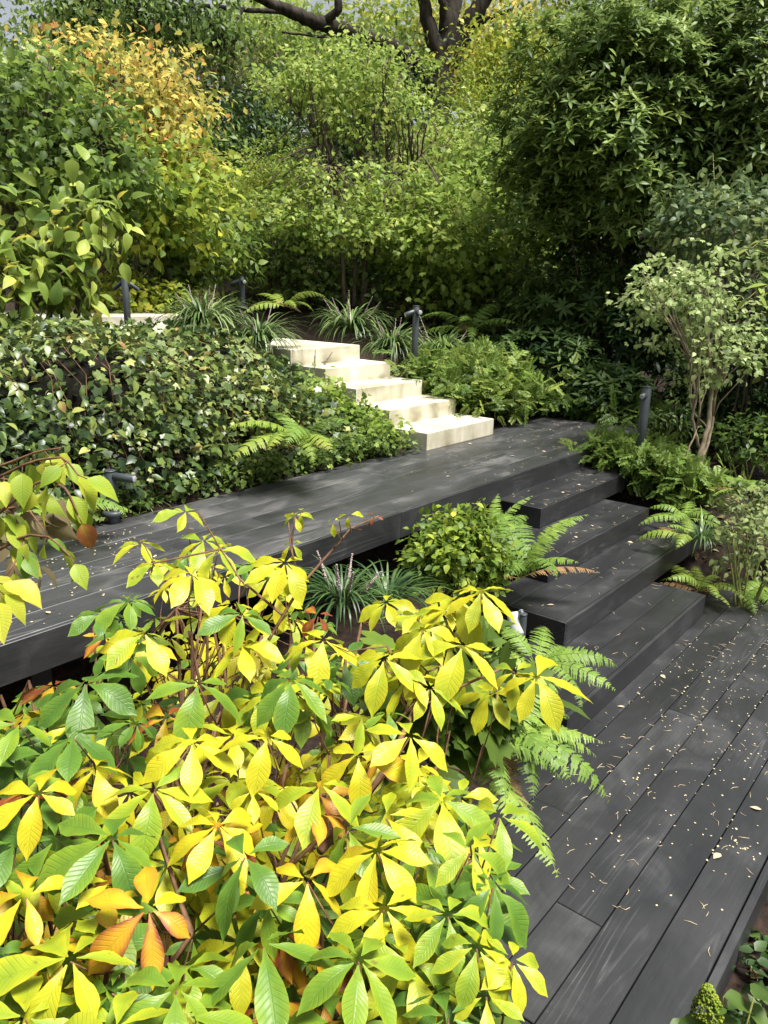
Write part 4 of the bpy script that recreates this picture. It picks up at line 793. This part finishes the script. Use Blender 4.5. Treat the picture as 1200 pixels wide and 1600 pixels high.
bush('sage_shrub', 'dull green shrub at the far right edge beside the slender tree crown', 'shrub', 1200, 480, 7.6, 60, 130, 160, 9, .10, OV2, 'sage', 95, tone=(.25, .2), cr=.10)
rs = np.random.RandomState(96)
t = thing('young_shoot', 'single upright leafy shoot rising above the sage green shrub', 'plant', at(1116, 380, 7.6)); g = Geo(); h = Geo(); p0 = at(1118, 390, 7.6); p1 = at(1114, 240, 7.6); h.tube([p0, (p0 + p1) / 2 + VR * .01, p1], [.006, .004, .002], 6)
for k in range(26):
    p = p0 + (p1 - p0) * (k + 1) / 26; a = k * 2.4; d = VR * math.cos(a) + VF * math.sin(a) + VZ * .35; g.inst(OV2, p[None], d[None], VZ[None] + .01, .07 * (1.15 - k / 30), .6)
h.build('stem', 'greenstem', t); g.build('leaves', 'sage', t)
b = np.array([7.0, 0.05, float(gz(7.0, .05))])
near_sprays('maple_branch', 'lime green leaves of a branch reaching in at the right edge', 'branch', b, [[(1290, 420, 4.2), (1225, 375, 4.2), (1190, 375, 4.2), (1172, 390, 4.2)], [(1290, 470, 4.2), (1220, 440, 4.2), (1185, 452, 4.2), (1165, 470, 4.2)], [(1290, 440, 4.3), (1230, 400, 4.3), (1195, 410, 4.3), (1178, 425, 4.3)]], 'bright', leaf_t('lance', .2, 5, 1, .2, .2), (.11), (.7, .15), 'greenstem', n_per=12, droop=.25, seed=24)

# ================================================================== shrubs and trees behind, middle
CT = at(560, 478, 11.6)
stems_tree('multi_stem_tree', 'airy multi stemmed tree with fine green leaves in the middle behind the concrete steps', (CT[0], CT[1], float(gz(CT[0], CT[1]))),
  [[(538, 480, 11.5, .035), (536, 420, 11.5, .032), (528, 330, 11.5, .028), (512, 220, 11.5, .02), (500, 120, 11.4, .011), (492, 60, 11.4, .006)],
   [(553, 480, 11.6, .04), (555, 410, 11.6, .036), (560, 320, 11.6, .03), (562, 210, 11.6, .024), (575, 110, 11.6, .014), (580, 30, 11.6, .006)],
   [(568, 480, 11.5, .045), (570, 400, 11.5, .04), (572, 300, 11.5, .032), (592, 200, 11.5, .022), (625, 120, 11.5, .012), (650, 60, 11.5, .006)],
   [(578, 480, 11.7, .035), (583, 400, 11.7, .03), (600, 300, 11.7, .025), (608, 200, 11.7, .018), (600, 90, 11.7, .009)],
   [(560, 400, 11.4, .02), (535, 300, 11.3, .017), (500, 230, 11.2, .012), (455, 160, 11.2, .006)], [(575, 330, 11.5, .018), (630, 270, 11.4, .013), (680, 220, 11.3, .006)]],
  'bark', [(555, 118, 11.6, 95, 42, 100, 170), (470, 145, 11.3, 70, 34, 80, 80), (612, 165, 11.5, 50, 34, 80, 50), (560, 195, 11.4, 110, 28, 90, 40), (500, 285, 11.2, 100, 26, 90, 70), (610, 300, 11.2, 110, 30, 90, 85), (500, 345, 11.0, 110, 34, 90, 130), (610, 355, 11.0, 125, 38, 90, 160)],
  [OV1, OV1, MAPLE], 'bright', .095, 101, 13, (.58, .22), 26, cr=.12, droop=.1, flat=.42, s0=-1)
bush('lobed_leaf_shrub', 'bright green shrub with lobed leaves behind the light post by the concrete steps', 'shrub', 735, 395, 11.4, 115, 90, 300, 10, .14, [MAPLE, OV2], 'bright', 102, s0=-1, tone=(.5, .2), cr=.16, up=1.0)
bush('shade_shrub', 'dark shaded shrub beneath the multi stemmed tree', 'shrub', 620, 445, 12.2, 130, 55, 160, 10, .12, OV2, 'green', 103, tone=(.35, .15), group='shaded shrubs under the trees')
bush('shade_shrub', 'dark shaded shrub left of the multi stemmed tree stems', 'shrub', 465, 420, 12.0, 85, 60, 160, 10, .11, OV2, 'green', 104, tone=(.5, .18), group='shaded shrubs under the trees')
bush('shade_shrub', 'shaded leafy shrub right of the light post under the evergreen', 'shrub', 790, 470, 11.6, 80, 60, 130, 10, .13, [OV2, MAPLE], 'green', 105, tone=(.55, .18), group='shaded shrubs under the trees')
bush('variegated_shrub', 'pale speckled shrub behind the distant light post', 'shrub', 415, 375, 11.6, 65, 62, 200, 9, .09, OV1, 'pale', 106, tone=(.25, .22))
bush('leafy_shrub', 'fresh green leafy shrub left of the distant light post', 'shrub', 300, 400, 10.8, 80, 62, 190, 10, .13, [OV2, LAN], 'bright', 107, s0=-1, tone=(.35, .2), group='leafy shrubs by the upper path')
bush('leafy_shrub', 'bright yellow green shrub in the middle distance left of the multi stemmed tree', 'shrub', 365, 315, 13.0, 95, 55, 320, 10, .10, OV1, 'ygreen', 108, s0=-1, tone=(.55, .18), group='leafy shrubs by the upper path')
bush('leafy_shrub', 'soft green feathery shrub between the yellow green shrub and the multi stemmed tree', 'shrub', 450, 290, 12.6, 75, 55, 260, 10, .08, OV1, 'bright', 109, s0=-1, tone=(.65, .2), group='leafy shrubs by the upper path')
bush('hydrangea_shrub', 'yellowing broad leaved shrub sloping down from the amber tree', 'shrub', 245, 320, 9.6, 105, 70, 260, 8, .14, [OV2, OV2, MAPLE], 'ygreen', 110, s0=-1, tone=(.38, .24), up=1.1, cr=.16)
bush('yellow_perennial', 'low yellow green plant behind the double lamp post above the white slab', 'plant', 200, 465, 9.6, 90, 26, 150, 8, .10, [OV2, MAPLE], 'ygreen', 111, tone=(.5, .18), stem='greenstem', up=1.1)
bush('round_clipped_bush', 'small bright green rounded cushion plant behind the grass clumps', 'bush', 318, 470, 9.3, 26, 16, 150, 12, .035, OVFAR, 'bright', 112, tone=(.72, .12), s0=.85, lumpy=.05, cr=.02)
bush('red_tinged_shrub', 'leggy shrub with green leaves behind the low yellow plant', 'shrub', 260, 430, 10.3, 60, 40, 90, 9, .12, OV2, 'green', 113, tone=(.4, .2))
rs = np.random.RandomState(114)
t = thing('tall_perennial', 'tall upright leafy stem standing above the yellow green shrub', 'plant', at(330, 300, 12.4)); g = Geo(); h = Geo(); p0 = at(331, 310, 12.4); p1 = at(324, 200, 12.4); h.tube([p0, (p0 + p1) / 2, p1], [.012, .009, .004], 6)
for k in range(34):
    p = p0 + (p1 - p0) * (k + 1) / 34; a = (k // 2) * 1.57 + (k % 2) * 3.14; d = VR * math.cos(a) + VF * math.sin(a) - VZ * .1; g.inst(LAN, p[None], d[None], VZ[None] + .01, .26 * (1.15 - k / 40), .6)
h.build('stem', 'greenstem', t); g.build('leaves', 'bright', t)

# ================================================================== shrubs and trees behind, left side
bl = at(115, 520, 6.4)
stems_tree('big_leaved_shrub', 'tall shrub with large hanging oval leaves above the ivy at the left edge', (bl[0], bl[1], float(gz(bl[0], bl[1]))),
  [[(120, 530, 6.4, .026), (122, 470, 6.4, .024), (132, 420, 6.4, .02), (140, 350, 6.4, .014), (150, 290, 6.4, .007)], [(103, 530, 6.4, .02), (95, 480, 6.4, .018), (88, 410, 6.4, .014), (60, 330, 6.3, .007)], [(30, 530, 6.3, .016), (25, 450, 6.3, .013), (20, 380, 6.3, .008)], [(110, 500, 6.4, .015), (150, 430, 6.4, .012), (185, 370, 6.4, .006)], [(92, 470, 6.4, .012), (50, 420, 6.4, .009), (-10, 380, 6.3, .006)]],
  'bark', [(70, 380, 6.3, 105, 60, 80, 44), (135, 335, 6.3, 50, 45, 60, 18), (30, 440, 6.2, 70, 50, 70, 34), (90, 450, 6.3, 60, 30, 60, 14)], leaf_t('ovate', .28, 8, 2, .3, .4, .02), 'bigleaf', .18, 121, 5, (.48, .26), 20, cat='shrub', cr=.15, droop=.35, flat=.8, s0=.4)
bd = at(60, 480, 8.6)
stems_tree('leafy_tree', 'dark green leafy tree filling the upper left edge', (bd[0], bd[1], float(gz(bd[0], bd[1]))),
  [[(60, 490, 8.6, .05), (65, 380, 8.6, .04), (80, 250, 8.6, .028), (75, 130, 8.6, .012)], [(30, 490, 8.7, .04), (20, 350, 8.7, .03), (0, 200, 8.6, .014)], [(80, 300, 8.6, .02), (150, 220, 8.5, .012), (180, 160, 8.5, .006)]],
  'bark', [(60, 200, 8.6, 115, 80, 110, 190), (20, 270, 8.4, 85, 70, 90, 110), (140, 250, 8.4, 80, 66, 80, 110), (60, 130, 8.8, 90, 50, 90, 70), (180, 290, 8.5, 60, 35, 60, 50)], [OV2, OV2, MAPLE], 'bright', .12, 122, 9, (.17, .26), 30, cr=.16, droop=.45, s0=-1)
ba = at(200, 330, 12.2)
stems_tree('amber_tree', 'small tree with amber and yellow autumn leaves at the upper left', (ba[0], ba[1], float(gz(ba[0], ba[1]))),
  [[(200, 350, 12.2, .05), (195, 250, 12.2, .04), (180, 150, 12.2, .025), (160, 80, 12.2, .01)], [(205, 350, 12.2, .04), (230, 230, 12.1, .028), (260, 150, 12.1, .012)]],
  'bark', [(205, 150, 12.2, 110, 66, 110, 170), (252, 205, 12.0, 66, 56, 80, 110), (160, 105, 12.4, 90, 42, 80, 70), (265, 235, 11.9, 48, 36, 50, 50), (225, 265, 11.8, 80, 40, 60, 50)], [MAPLE, OV1], 'amber', .14, 123, 9, (.36, .26), 26, cr=.18, droop=.4, s0=-1)

# ================================================================== the big tree and the far planting on the slope
bo = at(690, 225, 19.0)
t = thing('spreading_tree', 'big old tree with dark trunk and long bare limbs reaching left at the top', 'tree', (bo[0], bo[1], float(gz(bo[0], bo[1])))); h = Geo(); g = Geo(); r_ = np.random.RandomState(131); tips = []
for L in [[(682, 260, 19, .42), (684, 170, 19, .33), (694, 95, 19, .30), (702, 40, 19, .24), (712, -40, 19, .2), (730, -160, 19, .12)], [(696, 110, 19, .26), (720, 60, 18.8, .24), (748, 10, 18.6, .2), (790, -50, 18.4, .14), (860, -120, 18.2, .07)],
          [(690, 100, 19, .22), (668, 30, 18.8, .17), (655, -30, 18.6, .12), (630, -130, 18.4, .05)], [(684, 150, 19, .2), (640, 85, 18.2, .17), (560, 52, 17.2, .16), (500, 38, 16.6, .15), (455, 18, 16.2, .13), (420, 4, 15.9, .1), (350, -30, 15.6, .06)],
          [(500, 38, 16.6, .09), (530, 14, 16.4, .09), (522, -25, 16.3, .08), (540, -90, 16.2, .05)], [(455, 20, 16.2, .05), (380, 15, 15.6, .045), (300, 8, 15, .04), (230, 16, 14.6, .03), (170, 8, 14.3, .015)], [(380, 15, 15.6, .035), (360, 45, 15.3, .026), (330, 70, 15.1, .018), (290, 95, 15, .010)],
          [(230, 16, 14.6, .025), (215, 40, 14.5, .015), (200, 60, 14.4, .008)], [(700, 60, 19, .12), (690, 0, 18.6, .09), (680, -60, 18.2, .05)], [(725, 50, 18.8, .1), (760, 30, 18.5, .06), (800, 15, 18.3, .03)], [(300, 8, 15, .025), (320, 40, 14.9, .017), (345, 70, 14.8, .01)], [(560, 52, 17.2, .06), (500, 58, 16.6, .03), (440, 50, 16.2, .02)]]:
    P = np.array([at(*q[:3]) for q in L]); rad = np.array([q[3] for q in L]); u = np.linspace(0, 1, len(P)); v = np.linspace(0, 1, len(P) * 5); Q = np.stack([np.interp(v, u, P[:, k]) for k in range(3)], 1); Q[1:-1] = (Q[:-2] + Q[1:-1] * 2 + Q[2:]) / 4
    h.tube(Q + r_.normal(size=Q.shape) * rad.min() * .3, np.interp(v, u, rad), 10, r_.uniform()); tips += list(Q[len(Q) // 2:])
for px, py, d, rx, ry, rd, n in [(320, 45, 15, 55, 45, 60, 60), (230, 25, 14.5, 70, 35, 60, 70), (120, 15, 14.2, 70, 30, 60, 55), (300, -60, 15.2, 180, 30, 120, 110), (620, -110, 17, 260, 50, 150, 120), (345, 80, 14.8, 30, 25, 30, 16), (800, -100, 18, 160, 50, 120, 80)]:
    k = d / F_PX; P, O = crown_pts(r_, at(px, py, d), np.array([rx * k, rd * k, ry * k]), n, .3, .4); foliage(g, r_, P, O, 12, .22, .16, [OV1], (.38, .2), .8, .4, .5, .9)
    for i in r_.choice(len(P), min(14, len(P)), replace=False):
        a = np.array(tips)[np.argmin(np.linalg.norm(np.array(tips) - P[i], axis=1))]; h.tube(curve(a, P[i], .1, r_, 5, .1), np.linspace(.022, .008, 5), 5)
h.build('trunk', 'oakbark', t); g.build('crown', 'green', t)
for lb, px, py, d, rx, ry, mt, tn, sd in [('pale misty tree standing far back at the top left', 170, 50, 25, 110, 60, 'bright', .45, 1), ('tall hazy tree far behind the long bare limb', 415, 75, 26, 75, 50, 'bright', .6, 2), ('far tree with yellowing leaves behind the big dark trunk', 640, 60, 27, 110, 60, 'ygreen', .45, 3), ('russet far tree right of the big dark trunk', 775, 75, 26, 75, 55, 'amber', .25, 4), ('far green tree top right of the russet one', 960, 20, 25, 110, 90, 'green', .5, 5)]:
    bush('far_tree', lb, 'tree', px, py, d, rx, ry, 330, 12, .26, OV1, mt, 400 + sd, tone=(tn, .2), group='trees on the skyline', s0=-1, cr=.8, parts=('trunk', 'crown'), stems=5, srad=.06)
FARS = 'shrubs on the far slope'
for nm_, lb, px, py, d, rx, ry, n, per, sz, T, mt, tn in [
  ('conifer_shrub', 'dark green needle like shrub in the gap left of the multi stemmed tree', 395, 195, 15.5, 75, 70, 260, 12, .17, LAN, 'dark', (.6, .2)),
  ('conifer_shrub', 'dark green bush at the foot of the far slope below the bare limb', 340, 235, 15.0, 50, 45, 170, 12, .15, LAN, 'dark', (.5, .2)),
  ('russet_shrub', 'brownish pink hazy shrub on the far slope under the bare limb', 330, 140, 17.0, 85, 50, 260, 12, .14, LAN, 'brown', (.5, .2)),
  ('slope_shrub', 'yellow green tree top on the far slope below the long bare limb', 440, 95, 18.5, 65, 36, 230, 12, .16, OV1, 'bright', (.5, .2)),
  ('slope_shrub', 'dark bushy shrub on the far slope left of the big trunk', 575, 195, 17.5, 90, 65, 260, 12, .17, OV1, 'dark', (.55, .2)),
  ('slope_shrub', 'yellow leaved shrub right of the big dark trunk', 805, 105, 17.0, 60, 42, 240, 12, .15, OV1, 'ygreen', (.55, .2)),
  ('slope_shrub', 'hanging yellow green foliage just right of the big trunk below the fork', 752, 190, 15.5, 34, 48, 170, 12, .13, LAN, 'ygreen', (.35, .2)),
  ('slope_shrub', 'pale green feathery shrub in front of the big trunk', 695, 260, 14.0, 60, 42, 260, 12, .11, OV1, 'bright', (.6, .2)),
  ('slope_shrub', 'green shrub between the feathery shrub and the rhododendron', 770, 290, 13.0, 60, 60, 240, 12, .12, OV2, 'bright', (.45, .2)),
  ('russet_shrub', 'dry brown stems and leaves between the multi stemmed tree and the evergreen', 675, 270, 13.4, 60, 22, 90, 9, .10, LAN, 'brown', (.6, .2)),
  ('slope_shrub', 'soft green shrub on the slope right behind the multi stemmed tree', 670, 330, 12.6, 70, 45, 230, 11, .11, [OV1, MAPLE], 'bright', (.42, .2)),
  ('slope_shrub', 'shaded green shrub on the slope behind the yellow green shrub', 290, 265, 14.2, 60, 50, 190, 12, .14, OV1, 'green', (.45, .2)),
  ('slope_shrub', 'hazy green shrub high on the slope behind the amber tree', 240, 105, 18.5, 90, 50, 260, 12, .16, OV1, 'bright', (.35, .2)),
  ('slope_shrub', 'green shrub high on the slope at the top left edge', 110, 95, 17.0, 85, 28, 190, 12, .16, OV1, 'green', (.5, .2)),
  ('slope_shrub', 'dark green shrub at the far left behind the leafy tree', 20, 250, 13.0, 110, 120, 330, 12, .17, OV1, 'green', (.3, .2)),
  ('slope_shrub', 'dull green shrub on the far slope behind the big limb', 560, 130, 20.0, 80, 45, 330, 12, .2, OV1, 'green', (.5, .2)),
  ('slope_shrub', 'green mass behind the rhododendron at the top', 900, 150, 18.0, 110, 85, 330, 12, .2, OV1, 'green', (.4, .2)),
  ('slope_shrub', 'dark green mass behind the evergreens at the top right corner', 1130, 100, 15.0, 150, 130, 420, 12, .19, OV1, 'green', (.28, .2)),
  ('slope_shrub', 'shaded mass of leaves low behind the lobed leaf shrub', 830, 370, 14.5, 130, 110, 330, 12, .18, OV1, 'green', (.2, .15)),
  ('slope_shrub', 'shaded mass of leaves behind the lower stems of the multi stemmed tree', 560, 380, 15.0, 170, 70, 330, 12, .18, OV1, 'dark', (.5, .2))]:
    bush(nm_, lb, 'shrub', px, py, d, rx, ry, int(n * 1.25), per, sz, T, mt, int(px * 7 + py), tone=tn, group=FARS, stems=5, s0=-1, cr=.028 * d)

# ================================================================== what has fallen on the boards
rs = np.random.RandomState(151); TOPS = [(1.80, 6.3, .44, 1.44, 0.003)] + [(XL[k] + .05, XR[k] - .05, YF[k] + .02, YF[k] + .38, H * (k + 1) + .003) for k in range(4)]
g = Geo()
def disc_t(n=7):
    V = [(0, 0, .22)] + [(math.cos(6.283 * k / n) * .5, math.sin(6.283 * k / n) * .5, 0.05) for k in range(n)]; f = []
    for k in range(n): f += [0, 1 + k, 1 + (k + 1) % n]
    return np.array(V), np.array(f), np.full(n, 3), np.array(V)[:, :2]
DISC = disc_t()
def scatter(n, x0, x1, y0, y1, z, s0, s1, cl=None):
    p = np.stack([rs.uniform(x0, x1, n), rs.uniform(y0, y1, n), np.full(n, z)], 1)
    if cl is not None:
        c = np.array(cl)[rs.randint(0, len(cl), n)]; p[:, :2] = c[:, :2] + rs.normal(size=(n, 2)) * c[:, 2:3]
        p = p[(p[:, 0] > x0) & (p[:, 0] < x1) & (p[:, 1] > y0) & (p[:, 1] < y1)]
    a = rs.uniform(0, 6.28, len(p)); g.inst(DISC, p, np.stack([np.cos(a), np.sin(a), rs.normal(0, .15, len(p))], 1), VZ + rs.normal(size=(len(p), 3)) * .15, rs.uniform(s0, s1, len(p)) * .88, .5)
scatter(110, 2.4, 6.2, .45, 1.35, .002, .005, .011); scatter(270, 2.6, 6.2, .44, 1.42, .002, .006, .012, [on(px, py, 0)[:2].tolist() + [sd] for px, py, sd in [(1140, 1020, .16), (1170, 1060, .2), (1100, 1060, .2), (1185, 1110, .15), (1060, 1090, .2), (1170, 1170, .12), (1130, 1180, .2), (1080, 1180, .25), (1155, 1325, .04), (1050, 1240, .2), (1020, 1300, .2)]])
gp = np.array([.612, .797, .984, 1.17, 1.357]); n_ = 110; p_ = np.stack([rs.uniform(2.8, 6.2, n_), rs.choice(gp, n_) + rs.normal(0, .004, n_), np.full(n_, .001)], 1); a_ = rs.uniform(0, 6.28, n_)
g.inst(DISC, p_, np.stack([np.cos(a_), np.sin(a_), np.zeros(n_)], 1), VZ + rs.normal(size=(n_, 3)) * .3, rs.uniform(.005, .011, n_), .5)
scatter(170, -1, 2.6, 3.05, 4.1, .802, .008, .015, [on(px, py, .8)[:2].tolist() + [sd] for px, py, sd in [(140, 855, .15), (100, 880, .2), (60, 930, .2), (170, 840, .12), (200, 870, .2), (30, 900, .2), (110, 960, .25)]])
scatter(40, 1.5, 8.2, 3.05, 4.0, .802, .007, .012)
struct(g.build('fallen_petals', 'petal'), 'stuff', 'cream round petals scattered over the lower deck and boardwalk', 'petals')
g = Geo()
def needles(n, x0, x1, y0, y1, z, L0=.02, L1=.055):
    for _ in range(n):
        p = np.array([rs.uniform(x0, x1), rs.uniform(y0, y1), z]); a = rs.uniform(0, 6.28); d = np.array([math.cos(a), math.sin(a), 0]); l = rs.uniform(L0, L1); b_ = np.array([-d[1], d[0], 0]) * rs.normal() * l * .15
        g.tube([p - d * l / 2, p + b_, p + d * l / 2], [.0012, .0016, .001], 4, rs.uniform())
needles(190, 2.4, 6.2, .45, 1.42, .002)
for x0, x1, y0, y1, z in TOPS[1:]: needles(34, x0, x1, y0, y1, z)
needles(90, 5.2, 8.3, 3.05, 4.0, .803); needles(35, -.6, 3, 3.05, 4.1, .803); needles(60, 2.4, 4, .0, .36, -.19, .05, .12)
struct(g.build('fallen_needles', 'straw'), 'stuff', 'tan straws and needles scattered over the boards and steps', 'litter')
SPOTS = [(905, 668, .8), (930, 680, .8), (880, 690, .8), (860, 672, .8), (820, 690, .8), (940, 662, .8), (735, 694, .8), (850, 706, .8), (800, 713, .8), (912, 656, .8), (955, 672, .8), (885, 661, .8), (770, 720, .8), (700, 745, .8), (880, 770, .64), (905, 758, .64), (925, 822, .48), (900, 840, .48), (985, 848, .32), (860, 946, .32), (1180, 1264, 0), (1120, 1339, 0), (1036, 1058, 0), (970, 1105, 0), (75, 958, .8), (130, 905, .8)]
proto = None
for k, (px, py, z) in enumerate(SPOTS):
    p = on(px, py, z) + VZ * .004
    if k == 0:
        g = Geo(); g.inst(leaf_t('ovate', .30, 6, 1, .16, .06), np.array([[0, -.5, 0.03]]), np.array([0, 1., .02]), np.array([.1, 0, 1.]), 1.0, .75); proto = g.build('fallen_leaf', 'straw', base=(0, 0, 0)); o = proto
    else: o = proto.copy(); S.collection.objects.link(o)
    o.location = p; s_ = rs.uniform(.025, .052); o.scale = (s_, s_, s_); o.rotation_euler = (0, 0, rs.uniform(0, 6.28))
    tag(o, 'small dry tan leaf lying on the dark boards', 'leaf', 'dry leaves fallen on the boards')

g = Geo(); N = 1500; p = np.stack([rs.uniform(6.3, 9.5, N), rs.uniform(-.6, 3.0, N), np.zeros(N)], 1); q = np.stack([rs.uniform(-.5, 3.9, 900), rs.uniform(-.4, 2.9, 900), np.zeros(900)], 1)
q = q[(q[:, 0] < 1.7) | (q[:, 1] > 1.6) | (q[:, 1] < .36)]; p = np.concatenate([p, q]); p[:, 2] = gz(p[:, 0], p[:, 1]) + .012; N = len(p)
g.inst(leaf_t('ovate', .30, 3, 1, .4, .2), p, np.stack([rs.normal(size=N), rs.normal(size=N), rs.normal(0, .15, N)], 1), VZ + rs.normal(size=(N, 3)) * .35, rs.uniform(.03, .085, N), np.clip(rs.normal(.4, .3, N), 0, 1))
struct(g.build('leaf_litter', 'brown'), 'stuff', 'dry brown leaves lying on the dark mulch around the decks', 'leaf litter')
